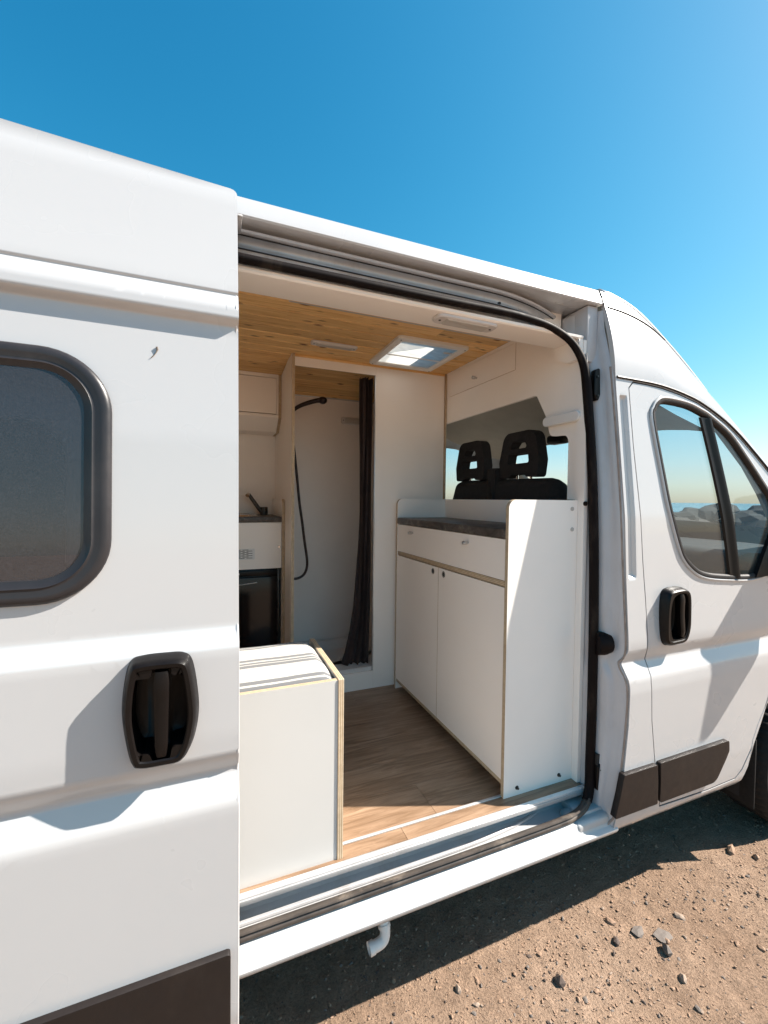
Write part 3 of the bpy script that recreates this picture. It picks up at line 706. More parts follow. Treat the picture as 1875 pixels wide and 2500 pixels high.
sr_ = [(-.147, 1.262), (-.118, 1.266), (-.112, 1.288), (-.083, 1.290), (-.078, 1.266), (-.056, 1.264), (-.046, 1.22), (-.046, 1.16), (-.053, 1.12), (-.078, 1.112), (-.085, 1.085), (-.11, 1.083), (-.12, 1.106), (-.142, 1.112), (-.154, 1.16), (-.154, 1.22)]
handle(catmull(so_, 6), lambda x, z: -.103, .038, ((-.098, 1.092, .012), (-.097, 1.280, .0155)), sr_, 'door_handle', sd)
moulding(rounded([(-1.12, .577), (.046, .577), (.046, .38), (-1.12, .38)], .008, 3), yd, .016, 'trim_plastic', sd)
bm = new_bm(); tube(bm, [(-.1145, -.0245, 2.012), (-.113, -.0250, 2.006), (-.116, -.0255, 1.998), (-.121, -.0262, 1.990), (-.127, -.0268, 1.984)], [.0026, .0022, .0008, .001, .0008], 7); obj('dirt_streak', bm, 'splat', sd)
# door-mounted upper roller arm just showing past the edge
bm = new_bm(); box(bm, .02, .084, .085, .172, 2.428, 2.434, .002); obj('roller_arm', bm, 'rail_metal', sd)
bm = new_bm(); box(bm, -.05, .075, .0, .085, .455, .475, .004); obj('roller_arm', bm, 'black_plastic', sd)

# ------------------------------------------------------------------ door aperture: header channel, jamb, sill
AX0 = -.25
def header_y(x): return 0 if x < .95 else .55*(x-.95)**2
hsec = [(.205, 2.4625), (.198, 2.462), (.196, 2.452), (.188, 2.4465), (.178, 2.4435), (.178, 2.4365), (.190, 2.4345), (.203, 2.428), (.206, 2.417), (.200, 2.4075), (.186, 2.4015), (.178, 2.3965), (.176, 2.391), (.181, 2.384), (.185, 2.374), (.180, 2.366), (.170, 2.360), (.158, 2.355)]
bm = new_bm(); loft(bm, [[(x, y+header_y(x), z) for y, z in hsec] for x in frange(AX0, .9, .1)+frange(.92, 1.42, .02)], closed=False)
obj('header_channel', bm, 'rail_metal', van, 50)
bm = new_bm(); rs = [(.172, 2.4455), (.172, 2.4375), (.179, 2.4365), (.179, 2.4465)]
loft(bm, [[(x, y+header_y(x)-.001, z) for y, z in rs] for x in frange(AX0, .9, .1)+frange(.92, 1.36, .02)], cap0=True, cap1=True); bmesh.ops.recalc_face_normals(bm, faces=bm.faces[:])
obj('top_rail', bm, 'paint_shut', van, 50)
for (gy, gzz) in ((.1845, 2.4348), (.1765, 2.3905), (.1815, 2.3745)):
    bm = new_bm(); tube(bm, [(x, gy+header_y(x)-.001, gzz) for x in frange(AX0, .9, .1)+frange(.92, 1.40, .02)], .0022, 6); obj('rail_groove', bm, 'gap', van)
bm = new_bm(); box(bm, 1.003, 1.012, .1755, .187, 2.396, 2.404, .001); obj('rail_slot', bm, 'gap', van)
bm = new_bm(); box(bm, .3, 1.47, .205, .70, 2.461, 2.50); obj('roof_cavity', bm, 'rail_metal', van)
# corner box under the roof rail
bm = new_bm(); box(bm, 1.4185, 1.474, .150, .33, 2.23, 2.456, .006); obj('corner_post', bm, 'paint_shut', van)
# jamb of the B-pillar
js = [(1.405, .175), (1.408, .138), (1.420, .118), (1.432, .104), (1.440, .088), (1.444, .070), (1.452, .058), (1.463, .054), (1.470, .048), (1.474, .034), (1.477, .020), (1.483, .012), (1.489, .006)]
bm = new_bm(); loops = []
for z in frange(.36, 2.44, .025):
    w_ = .0016*noise.noise((z*3.1, 0, 4))+.001*noise.noise((z*11, 2, 0)); k = max(0, (z-2.15)/.3); b = max(0, (.62-z)/.27); dx = lerp_tab([(.36, -.058), (.44, -.045), (.52, -.03), (.62, -.018), (.8, -.002), (.95, 0), (1.03, -.012), (1.09, .003), (1.35, 0)], z)
    loops.append([(x+dx*min(1, (x-1.405)/.05)+(w_ if .05 < y < .11 else 0)-.0*k, max(P(z), -.03)*(1 if y < .1 else .75)+y*(1-.0*b)+(w_*.6 if .03 < y < .1 else 0), z) for x, y in js])
loft(bm, loops, closed=False); obj('pillar_jamb', bm, 'paint_shut', van, 55)
bm = new_bm(); tube(bm, dens_([(x-.004, P(z)+.010, z) for x, z in side_out[-15:]][1:]), .0045, 7); obj('seam_sealer', bm, 'sealer', van)
# strikers and buffer on the jamb
bm = prism(rounded([(1.425, 2.185), (1.452, 2.20), (1.456, 2.09), (1.442, 2.055), (1.424, 2.09)], .008, 3), TY, .112, .135); obj('upper_striker', bm, ['black_plastic', 'black_plastic'], van, bevel=.003)
bm = prism(rounded([(1.418, .615), (1.445, .635), (1.450, .53), (1.436, .49), (1.414, .53)], .008, 3), TY, .045, .085); obj('lower_striker', bm, ['black_plastic', 'black_plastic'], van, bevel=.003)
bm = new_bm(); tube(bm, [(1.418, .07, 1.10), (1.446, .058, 1.10), (1.470, .05, 1.10), (1.477, .046, 1.10)], [.046, .045, .036, .022], 14); obj('door_buffer', bm, 'rubber', van)
for (x0, z0, y0) in ((1.4375, 2.16, .1105), (1.440, 2.085, .1105), (1.432, .60, .0435), (1.434, .53, .0435)):
    bm = new_bm(); tube(bm, [(x0, y0, z0), (x0, y0-.003, z0)], .004, 8); obj('screw', bm, 'dark_metal', van)
# rubber seal round the opening
cl = [(AX0, .135, 2.3415), (.2, .135, 2.3415), (.7, .137, 2.345), (1.0, .142, 2.351), (1.10, .145, 2.349), (1.20, .147, 2.340), (1.28, .147, 2.318), (1.335, .143, 2.285), (1.372, .136, 2.235), (1.390, .130, 2.18), (1.398, .125, 2.1), (1.405, .113, 1.94), (1.413, .102, 1.75), (1.420, .094, 1.5), (1.423, .088, 1.2), (1.421, .084, 1.0), (1.417, .080, .8), (1.412, .078, .62), (1.408, .074, .56), (1.398, .066, .515), (1.374, .054, .485), (1.34, .043, .47), (1.29, .034, .463), (1.2, .028, .461), (.8, .026, .461), (.3, .026, .461), (AX0, .026, .461)]
seal = dens(cl[:21], 5); bm = new_bm(); tube(bm, seal, [.0185-.0045*max(0, min(1, (p.z-2.15)/.15)) for p in seal], 12); obj('door_seal', bm, 'rubber', van, 60)
seal = dens(cl[20:], 5); bm = new_bm(); tube(bm, seal, [.0165]*len(seal), 12, flat=.75); obj('door_seal', bm, 'rubber_sill', van, 60, label='dusty worn rubber strip along the door sill')
bm = new_bm(); tube(bm, [p+Vector((0, -.012, .016)) for p in dens(cl[20:], 4)], .004, 6); obj('seal_lip', bm, 'rubber_sill', van)
# sill below the opening
ssec = [(.118, .503), (.1165, .478), (.110, .470), (.122, .466), (.126, .452), (.120, .440), (.100, .4335), (.075, .4325), (.045, .4345), (.034, .440), (.022, .449), (.012, .4475), (.007, .443), (-.002, .414), (-.005, .409), (-.015, .4045), (-.0185, .400), (-.0185, .394), (-.013, .383), (.004, .368), (.028, .352), (.06, .347), (.14, .347)]
bm = new_bm(); loft(bm, [[(x, y, z) for y, z in ssec] for x in frange(AX0, 1.46, .05)], closed=False); obj('door_sill', bm, 'paint_sill', van, 35)
bm = new_bm(); box(bm, 1.27, 1.455, .0, .10, .398, .4525, .018, 4); box(bm, 1.31, 1.44, .03, .13, .43, .464, .008); obj('sill_corner', bm, 'paint_sill', van)
bm = new_bm(); tube(bm, [(x, .118-.11*max(0, (x-.85)/.5)**2*0+.0, .4685) for x in frange(AX0, 1.39, .05)], .0045, 6); obj('lower_rail', bm, 'rail_metal', van)
pts = [(AX0, .083, .4385), (.6, .083, .4385), (.85, .085, .4385), (1.0, .094, .4385), (1.1, .106, .439), (1.18, .122, .44)]
bm = new_bm(); tube(bm, dens(pts, 5), .006, 8); obj('track_lip', bm, 'rail_metal', van)
# floor edge trim
obj('step_edge', B_(AX0, 1.402, .083, .104, .494, .5130, .003), 'aluminium', van)
obj('step_edge', B_(AX0, 1.402, .079, .0835, .492, .507, .0015), 'rail_metal', van)
bm = new_bm()
for k in range(2): tube(bm, [(AX0, .089+k*.008, .5131), (1.402, .089+k*.008, .5131)], .0014, 6)
obj('step_ribs', bm, 'aluminium', van)
obj('floor_trim', B_(AX0, 1.395, .163, .174, .5095, .5145, .0015), 'aluminium', van)
# drain pipe under the sill
bm = new_bm(); tube(bm, dens([(.535, .16, .36), (.532, .135, .31), (.530, .11, .278), (.535, .095, .250), (.531, .088, .224), (.515, .085, .213), (.484, .083, .210)], 5), .0172, 16); obj('drain_pipe', bm, 'pvc', van, 60)
bm = new_bm(); tube(bm, [(.530, .122, .296), (.530, .108, .274)], .022, 16); tube(bm, [(.533, .099, .258), (.534, .095, .250)], .0205, 16); obj('pipe_collar', bm, 'pvc', van)
bm = new_bm(); tube(bm, [(.492, .0835, .2108), (.475, .0826, .2095)], .0198, 16, cap=False); obj('pipe_mouth', bm, 'pvc', van)
obj('sun_block_flap', B_(2.352, 2.362, -.010, .16, .23, .56, .003), 'tyre', van)  # flap added behind the front tyre to block sun slivers on the ground
obj('underbody', B_(-2.6, 2.2, .30, 1.6, .27, .40, .02), 'gap', van)

# ------------------------------------------------------------------ lining, ceiling boards, floor planks
bm = new_bm()
hl = [(.149, 2.328), (.150, 2.319), (.156, 2.3145), (.280, 2.3145), (.287, 2.318), (.288, 2.33), (.288, 2.468), (.272, 2.468), (.272, 2.330)]
loft(bm, [[(x, y, z) for y, z in hl] for x in (AX0-.9, .4, 1.398)], cap0=True, cap1=True); bmesh.ops.recalc_face_normals(bm, faces=bm.faces[:]); obj('header_lining', bm, 'lining', van, 35)
bm = prism(rounded([(.150, 2.3143), (.150, 2.236), (.215, 2.234), (.268, 2.262), (.300, 2.3143)], [0, .006, .02, .05, 0], 6), TX, 1.376, 1.3965); obj('lining_end', bm, ['lining', 'lining'], van)
far_l = obj('far_lining', B_(-2.9, 1.40, 1.87, 1.885, .505, 2.47), 'lining', van)
obj('side_lining', B_(-2.9, AX0+.05, .12, .14, .505, 2.46), 'lining', van)
obj('rear_bounce_wall', B_(-.92, -.90, .14, 1.87, .505, 2.47), 'lining', van)  # closing wall added across the unseen rear to bounce more light inside
obj('pillar_lining', prism([(1.3885, .5125), (1.406, .5125), (1.408, 1.6), (1.400, 2.0), (1.388, 2.25), (1.3885, 1.665)], TY, .118, .165), ['lining', 'lining'], van)
bm = new_bm(); tube(bm, [(1.3935, .1185, 1.652), (1.3935, .113, 1.652)], .0095, 14); obj('bolt_cap', bm, 'rubber', van)
ceil = obj('ceiling', B_(-1.4, 1.40, .29, 1.87, 2.4685, 2.474), 'gap', van)
# cut the hatch out of the ceiling backing
bm = new_bm()
for a in ((-1.4, HX0, .29, 1.87), (HX1, 1.40, .29, 1.87), (HX0, HX1, .29, HY0), (HX0, HX1, HY1, 1.87)): box(bm, a[0], a[1], a[2], a[3], 2.4685, 2.474)
bm.to_mesh(ceil.data); bm.free()
def ceil_z(y): return 2.46-.075*max(0, (y-1.36)/.5)**1.6
def board(x0, x1, y0, y1):
    z0, z1 = ceil_z(y0), ceil_z(y1); g = .0075
    sec_ = [(y0+.003, z0+.0078), (y0+.003, z0+g*.9), (y0+g, z0), (y1-g, z1), (y1-.003, z1+g*.9), (y1-.003, z1+.0078)]
    bm = new_bm(); loft(bm, [[(x, y, z) for y, z in sec_] for x in (x0, x1)], cap0=True, cap1=True); bmesh.ops.recalc_face_normals(bm, faces=bm.faces[:])
    obj('board', bm, 'pine', ceil, 25)
rb = random.Random(5); y = .614-.0925*3; wd = .0925
while y < 1.86:
    y1 = min(y+wd, 1.868); xa = -1.35
    if y1 > HY0-.005 and y < HY1+.005:
        j = rb.uniform(-.5, .6); board(xa, j, y, y1); board(j+.0008, HX0-.004, y, y1); board(HX1+.004, 1.397, y, y1)
        if y < HY0: board(HX0-.003, HX1+.003, y, HY0-.002)
        if y1 > HY1: board(HX0-.003, HX1+.003, HY1+.002, y1)
    else:
        j = rb.uniform(-.2, 1.1); board(xa, j, y, y1); board(j+.0008, 1.397, y, y1)
    y = y1
floor = obj('floor', B_(-1.4, 1.402, .1045, 1.87, .498, .5065), 'gap', van)
y = .1765; wd = .178; rf = random.Random(9); row = 0
def plank(x0, x1, y0, y1):
    obj('plank', B_(x0+.0005, x1-.0005, y0+.0003, y1-.0003, .505, .5115, .0004, 1), 'oak_vinyl', floor, 25)
plank(-1.38, .62, .1045, .1625); plank(.62, 1.40, .1045, .1625)
while y < 1.86:
    y1 = min(y+wd, 1.868); xs_ = -1.38+rf.uniform(-.6, 0); xs_ = max(-1.38, xs_)
    j = [-.45, .25, -.1, .52, .0][row % 5]
    plank(-1.38, j, y, y1); plank(j, min(j+1.22, 1.40), y, y1)
    if j+1.22 < 1.40: plank(j+1.22, 1.40, y, y1)
    y = y1; row += 1
# roof hatch
hatch = obj('roof_hatch', new_bm(), 'white_plastic', van)
bm = new_bm(); hx0, hx1, hy0, hy1 = .853, 1.257, .752, 1.192
def _unused(bm, a, b, z0, z1, bev=.003):
    (x0, x1, y0, y1), (u0, u1, v0, v1) = a, b
    box(bm, x0, x1, y0, v0, z0, z1, bev); box(bm, x0, x1, v1, y1, z0, z1, bev); box(bm, x0, u0, v0+.0002, v1-.0002, z0, z1, bev); box(bm, u1, x1, v0+.0002, v1-.0002, z0, z1, bev)
O1 = rounded([(hx0, hy0), (hx1, hy0), (hx1, hy1), (hx0, hy1)], .022, 5); I1 = rounded([(.892, .797), (1.218, .797), (1.218, 1.147), (.892, 1.147)], .016, 5)
loft(bm, [[(x, y, 2.4605) for x, y in O1], [(x, y, 2.447) for x, y in O1], [(x, y, 2.4425) for x, y in offset(O1, .006)], [(x, y, 2.441) for x, y in offset(O1, .024)], [(x, y, 2.445) for x, y in offset(I1, -.004)], [(x, y, 2.449) for x, y in I1], [(x, y, 2.57) for x, y in I1]])
bmesh.ops.recalc_face_normals(bm, faces=bm.faces[:]); bm.to_mesh(hatch.data); bm.free()
for p in hatch.data.polygons: p.use_smooth = True
hatch.data.set_sharp_from_angle(angle=R(35))
bm = new_bm(); q = [bm.verts.new(p) for p in ((.892, .797, 2.453), (1.218, .797, 2.453), (1.218, 1.147, 2.453), (.892, 1.147, 2.453))]; bm.faces.new(q); obj('lens', bm, 'hatch_lens', hatch)
obj('lens_bar', B_(.892, 1.218, 1.003, 1.012, 2.448, 2.454, .001), 'white_plastic', hatch)
obj('lens_bar', B_(1.165, 1.215, .86, .872, 2.447, 2.4525, .001), 'grey_plastic', hatch)
for (x, y) in ((.872, .772), (1.238, .772), (.872, 1.17), (1.238, 1.17)):
    bm = new_bm(); tube(bm, [(x, y, 2.444), (x, y, 2.4405)], .004, 8); obj('screw', bm, 'dark_metal', hatch)
bm = new_bm(); O2 = rounded([(.84, .75), (1.27, .75), (1.27, 1.19), (.84, 1.19)], .05, 5)
loft(bm, [[(x, y, 2.575) for x, y in O2], [(x, y, 2.60) for x, y in O2], [(x, y, 2.625) for x, y in offset(O2, .02)], [(x, y, 2.635) for x, y in offset(O2, .06)]], cap1=True); obj('dome', bm, 'glass_dome', hatch)

# ------------------------------------------------------------------ bulkhead and overhead locker (plane x = 1.40)
bo = rounded([(.150, 1.668), (.150, 2.313), (.292, 2.313), (.292, 2.462), (1.245, 2.462), (1.245, 2.146), (.415, 2.148), (.347, 2.03), (.325, 1.947), (.218, 1.940), (.218, 1.668)], [0, 0, 0, 0, 0, 0, .02, .15, .03, .03, 0], 5)
flap = rounded([(.566, 2.306), (1.198, 2.306), (1.198, 2.452), (.566, 2.442)], .003, 2)
bm = fill2d(bo, [flap])
for f in bm.faces: f.normal_update()
if sum(f.normal.y for f in bm.faces) > 0: bmesh.ops.reverse_faces(bm, faces=bm.faces[:])
thicken(bm, .016)
for v in bm.verts: v.co = Vector((1.400+v.co.y, v.co.x, v.co.z))
bmesh.ops.recalc_face_normals(bm, faces=bm.faces[:])
lk = obj('overhead_locker', bm, 'lining', None, 20)
tag(lk, 'white over-cab locker panel with a cut-out above the seats', 'locker')
bm = prism(offset(flap, .0022), TX, 1.3995, 1.415); fl = obj('flap', bm, ['laminate', 'ply_x'], lk)
bm = new_bm(); tube(bm, [(1.40, .90, 2.352), (1.385, .90, 2.352)], .006, 10); tube(bm, [(1.386, .90, 2.352), (1.370, .90, 2.352)], .0095, 14); obj('knob', bm, 'steel', fl)
bm = prism(rounded([(.142, 1.988), (.345, 1.988), (.345, 2.030), (.142, 2.030)], .0208, 8), TX, 1.374, 1.3995); obj('cover_plate', bm, ['white_plastic', 'white_plastic'], lk, bevel=.003)

# ------------------------------------------------------------------ cab interior
bm = new_bm(); rows = []
for x, z in ((1.418, 2.44), (1.50, 2.36), (1.62, 2.27), (1.80, 2.185), (2.0, 2.125), (2.16, 2.085), (2.25, 2.062), (2.285, 2.075)):
    rows.append([(x, y, z-(.05*(abs(y-1.0)/.8)**4)) for y in frange(.175, 1.825, .1)])
loft(bm, rows, closed=False); obj('headliner', bm, 'cab_lining', van, 60)
for s_ in (0, 1):
    pts = [(2.18, .185, 2.13), (2.30, .165, 2.055), (2.545, .16, 1.865), (2.72, .18, 1.73), (3.06, .24, 1.46)]
    pts = [(x, YM-y if s_ else y, z) for x, y, z in pts]
    bm = new_bm(); tube(bm, pts, .035, 8); obj('windscreen_pillar', bm, 'cab_lining', van)
bm = new_bm(); loops = []
for y in frange(.16, 1.84, .08):
    hump = .03*math.exp(-((y-1.45)/.22)**2)+.012*math.exp(-((y-.6)/.3)**2)
    loops.append([(2.46, y, .75), (2.40, y, 1.15), (2.42, y, 1.30), (2.47, y, 1.385+hump), (2.56, y, 1.405+hump), (2.75, y, 1.395+hump*.4), (3.05, y, 1.42), (3.06, y, .8)])
loft(bm, loops, closed=False); obj('dashboard', bm, 'dash', van, 50)
bm = new_bm(); tube(bm, [(2.27+.09*math.cos(R(a)), 1.45+.19*math.sin(R(a)), 1.33+.17*math.cos(R(a))) for a in range(0, 361, 12)], .016, 8); obj('steering_wheel', bm, 'dash', van)
obj('cab_floor', B_(1.42, 2.45, .05, 1.95, .60, .66), 'dash', van)
bm = new_bm(); box(bm, 2.05, 2.13, .92, 1.06, 2.03, 2.09, .02, 3); obj('rear_view_mirror', bm, 'black_plastic', van)
bm = prism(WIN[:16]+[(2.3, 1.2), (1.75, 1.2)], lambda u, v, h: (u, h, v), .06, .061)
bm.free()
obj('door_card', B_(1.62, 2.45, .045, .07, .55, 1.30, .01), 'dash', van)

# front passenger double seat seen from behind
seat = thing('passenger_seat', 'black cloth double passenger seat with two slotted headrests', 'seat', (1.6, .85, .66))
def cushion_yz(outline, x0, x1, rad, name, holes=()):
    if holes:
        bm = fill2d(outline, holes)
        for v in bm.verts: v.co = Vector((x0, v.co.x, v.co.z))
        r = bmesh.ops.extrude_face_region(bm, geom=bm.faces[:]);
        for v in [g for g in r['geom'] if isinstance(g, bmesh.types.BMVert)]: v.co.x = x1
        bmesh.ops.recalc_face_normals(bm, faces=bm.faces[:])
        return obj(name, bm, 'seat_cloth', seat, 40, bevel=rad)
    bm = new_bm(); ls = []
    for d, h in ((rad*1.3, 0), (rad*.5, .12), (rad*.12, .32), (0, .5), (rad*.12, .68), (rad*.5, .88), (rad*1.3, 1)):
        ls.append([(x0+(x1-x0)*h, y, z) for y, z in offset(outline, d)])
    loft(bm, ls, cap0=True, cap1=True); bmesh.ops.recalc_face_normals(bm, faces=bm.faces[:]); return obj(name, bm, 'seat_cloth', seat, 60)
bk = rounded([(.335, .95), (.335, 1.60), (.43, 1.775), (1.29, 1.79), (1.375, 1.60), (1.375, .95)], [.03, .12, .10, .08, .12, .03], 8)
cushion_yz(bk, 1.50, 1.63, .03, 'backrest')
cushion_yz(rounded([(.33, .80), (.33, 1.02), (1.38, 1.02), (1.38, .80)], .05), 1.55, 2.05, .04, 'seat_base')
cushion_yz(rounded([(.833, 1.6), (.833, 1.845), (.935, 1.85), (.935, 1.6)], .012), 1.495, 1.58, .012, 'belt_tower')
for yc, sc_ in ((.678, 1.0), (1.135, 1.0)):
    hd = rounded([(yc-.145, 1.783), (yc-.158, 1.87), (yc-.126, 2.026), (yc+.112, 2.026), (yc+.156, 1.87), (yc+.148, 1.783), (yc+.07, 1.785), (yc+.05, 1.80), (yc-.05, 1.80), (yc-.07, 1.785)], [.02, .03, .06, .06, .03, .02, .01, .01, .01, .01], 6)
    s1 = rounded([(yc-.085, 1.858), (yc-.078, 1.908), (yc+.078, 1.908), (yc+.088, 1.858)], .010, 4)
    s2 = rounded([(yc-.072, 1.936), (yc-.050, 1.975), (yc+.040, 1.975), (yc+.075, 1.936)], .010, 4)
    cushion_yz(hd, 1.515, 1.575, .014, 'headrest', [s1, s2])
    for dy in (-.055, .055):
        bm = new_bm(); tube(bm, [(1.56, yc+dy, 1.74), (1.56, yc+dy, 1.80)], .008, 8); obj('headrest_post', bm, 'chrome', seat)

# ------------------------------------------------------------------ drawer cabinet
cab = thing('drawer_cabinet', 'tall white drawer and door cabinet with dark worktop behind the cab', 'cabinet', (1.21, .67, .5115))
ep = rounded([(1.047, .5116), (1.388, .5116), (1.388, 1.665), (1.047, 1.665)], [0, 0, 0, .034], 8)
obj('end_panel', prism(ep, TY, .1495, .1675), ['laminate', 'ply_y'], cab, 25)
obj('end_panel', prism(ep, TY, 1.1855, 1.2035), ['laminate', 'ply_y'], cab, 25)
obj('splashback', B_(1.374, 1.3878, .1678, 1.1852, 1.40, 1.6645, .001), 'laminate', cab)
obj('worktop', B_(1.0445, 1.3738, .1678, 1.1852, 1.5145, 1.5515, .006, 3), 'worktop', cab)
df_ = obj('drawer_front', prism([(.1705, 1.3525), (1.1825, 1.3525), (1.1825, 1.5115), (.1705, 1.5115)], TX, 1.0495, 1.066), ['laminate', 'ply_x'], cab)
for yk in (.976, .424):
    bm = new_bm(); tube(bm, [(1.0495, yk, 1.475), (1.043, yk, 1.475)], .0045, 8); tube(bm, [(1.044, yk, 1.475), (1.0405, yk, 1.475), (1.022, yk, 1.475), (1.020, yk, 1.475)], [.007, .0085, .0085, .007], 14); obj('knob', bm, 'steel', df_)
obj('rail', B_(1.0525, 1.10, .1678, 1.1852, 1.3285, 1.3492, .0008), 'ply_z', cab)
for a, b, yr in ((.1705, .6830, .632), (.6862, 1.1825, .738)):
    dd = obj('door', prism([(a, .5755), (b, .5755), (b, 1.3255), (a, 1.3255)], TX, 1.0495, 1.066), ['laminate', 'ply_x'], cab)
    bm = new_bm(); ring = lambda r, x: [(x, yr+r*math.cos(2*math.pi*k/24), 1.300+r*math.sin(2*math.pi*k/24)) for k in range(24)]
    loft(bm, [ring(.0155, 1.0498), ring(.0155, 1.0478), ring(.0135, 1.0470), ring(.0108, 1.0476), ring(.0105, 1.0490)]); bmesh.ops.recalc_face_normals(bm, faces=bm.faces[:]); obj('finger_pull', bm, 'chrome', dd)
    bm = new_bm(); tube(bm, [(1.0496, yr, 1.30), (1.0484, yr, 1.30)], .0109, 20); obj('pull_recess', bm, 'dark_metal', dd)
obj('bottom_board', B_(1.0515, 1.37, .1678, 1.1852, .556, .5735, .0008), 'ply_z', cab)
obj('plinth', B_(1.34, 1.356, .1678, 1.1852, .5116, .5558), 'laminate', cab)
obj('carcass_back', B_(1.3702, 1.3738, .1678, 1.1852, .574, 1.40), 'laminate', cab)
for x, z, mm in ((1.359, 1.63, 'grey_plastic'), (1.361, 1.547, 'grey_plastic'), (1.321, .543, 'dark_metal'), (1.110, .542, 'dark_metal')):
    bm = new_bm(); r_ = .0085 if mm == 'grey_plastic' else .0075
    tube(bm, [(x, .1495, z), (x, .1470, z)], r_, 14)
    if mm == 'dark_metal': tube(bm, [(x, .149, z), (x, .140, z)], .0045, 8)
    obj('screw_cap', bm, mm, cab)

# ------------------------------------------------------------------ storage bench and cushion
ben = thing('storage_bench', 'white plywood-edged storage bench just inside the sliding door', 'bench', (0, .33, .5115))
obj('front_panel', prism([(-.9, .5116), (.3745, .5116), (.3745, 1.0895), (-.9, 1.0895)], TY, .117, .1335), ['laminate_sun_dimmed', 'ply_y'], ben)
obj('end_board', prism(rounded([(.1135, .5116), (.545, .5116), (.545, 1.092), (.1135, 1.092)], [0, 0, .012, .003], 4), TX, .3752, .3935), ['laminate_sun_dimmed', 'ply_x'], ben)
obj('back_panel', prism([(-.9, .5116), (.3745, .5116), (.3745, 1.03), (-.9, 1.03)], TY, .528, .545), ['laminate_sun_dimmed', 'ply_y'], ben)
obj('lid', B_(-.9, .3745, .134, .5275, 1.022, 1.040), 'laminate_sun_dimmed', ben)
bm = new_bm(); loops = []
sec_ = [(.137, 1.042), (.135, 1.060), (.137, 1.076), (.142, 1.088), (.165, 1.096), (.22, 1.102), (.33, 1.105), (.44, 1.104), (.49, 1.100), (.517, 1.090), (.532, 1.074), (.535, 1.055), (.530, 1.042)]
for x in frange(-.85, .372, .03):
    e = max(0, (x-.335)/.037); loops.append([(x, .33+(y-.33)*(1-.03*e*e), 1.042+(z-1.042)*(1-.35*e**2.2)+.0022*noise.noise((x*9, y*14, 2)) if z > 1.05 else z) for y, z in sec_])
loft(bm, loops, cap0=True, cap1=True); bmesh.ops.recalc_face_normals(bm, faces=bm.faces[:])
bmesh.ops.subdivide_edges(bm, edges=bm.edges[:], cuts=1, smooth=.3)
cu = obj('bench_cushion', bm, 'striped_fabric', None, 70)
tag(cu, 'cream bench cushion with grey stripes on the storage bench', 'cushion')

# ------------------------------------------------------------------ shower cubicle
sh = thing('shower_cubicle', 'white shower cubicle with an open doorway opposite the sliding door', 'shower', (.91, 1.55, .5115))
obj('wall_panel', prism([(.921, .5116), (1.388, .5116), (1.388, 2.446), (.921, 2.446)], TY, 1.240, 1.256), ['laminate', 'ply_y'], sh)
obj('end_post', B_(1.3885, 1.3985, 1.2245, 1.2565, 1.2, 2.459, .001), 'ply_x', sh)
obj('lintel', prism([(.437, 2.397), (.9205, 2.397), (.9205, 2.446), (.437, 2.446)], TY, 1.240, 1.256), ['laminate', 'ply_y'], sh)
obj('top_strip', B_(.437, 1.388, 1.236, 1.258, 2.4465, 2.4595, .001), 'pine', sh)
obj('threshold', prism([(.437, .5116), (.9205, .5116), (.9205, .617), (.437, .617)], TY, 1.240, 1.256), ['laminate', 'laminate'], sh)
obj('door_reveal', B_(.9155, .9207, 1.2400, 1.262, .618, 2.396, .001), 'aluminium', sh)
part = obj('side_partition', prism([(1.2245, .5116), (1.869, .5116), (1.869, 2.38), (1.62, 2.43), (1.36, 2.459), (1.2245, 2.459)], TX, .4205, .4365), ['laminate', 'ply_x'], sh)
obj('back_wall', B_(.4368, 1.388, 1.855, 1.869, .58, 2.40), 'shower_panel', sh)
obj('cab_wall', B_(1.374, 1.388, 1.2565, 1.8548, .5116, 2.44), 'shower_panel', sh)
bm = new_bm(); tO = rounded([(.4368, 1.2565), (1.3738, 1.2565), (1.3738, 1.8548), (.4368, 1.8548)], .002, 1); tI = rounded([(.50, 1.345), (1.31, 1.345), (1.31, 1.80), (.50, 1.80)], .05, 5)
def resamp(p, n=64):
    L = [0]
    for i in range(len(p)): L.append(L[-1]+(Vector(p[(i+1) % len(p)])-Vector(p[i])).length)
    out = []
    for k in range(n):
        d = L[-1]*k/n; i = max(j for j in range(len(p)) if L[j] <= d+1e-9); t = (d-L[i])/max(1e-9, L[i+1]-L[i]); a = Vector(p[i]); b = Vector(p[(i+1) % len(p)]); out.append(tuple(a+(b-a)*t))
    return out
tO, tI = resamp(tO), resamp(tI)
loft(bm, [[(x, y, .52) for x, y in tO], [(x, y, .640) for x, y in tO], [(x, y, .643) for x, y in tI], [(x, y, .636) for x, y in offset(tI, .006)], [(x, y, .588) for x, y in offset(tI, .03)], [(x, y, .580) for x, y in offset(tI, .12)]], cap1=True); bmesh.ops.recalc_face_normals(bm, faces=bm.faces[:])
obj('tray', bm, 'shower_tray', sh, 30)
bm = new_bm(); tube(bm, [(.84, 1.56, .579), (.84, 1.56, .584)], .035, 20); obj('drain', bm, 'chrome', sh)
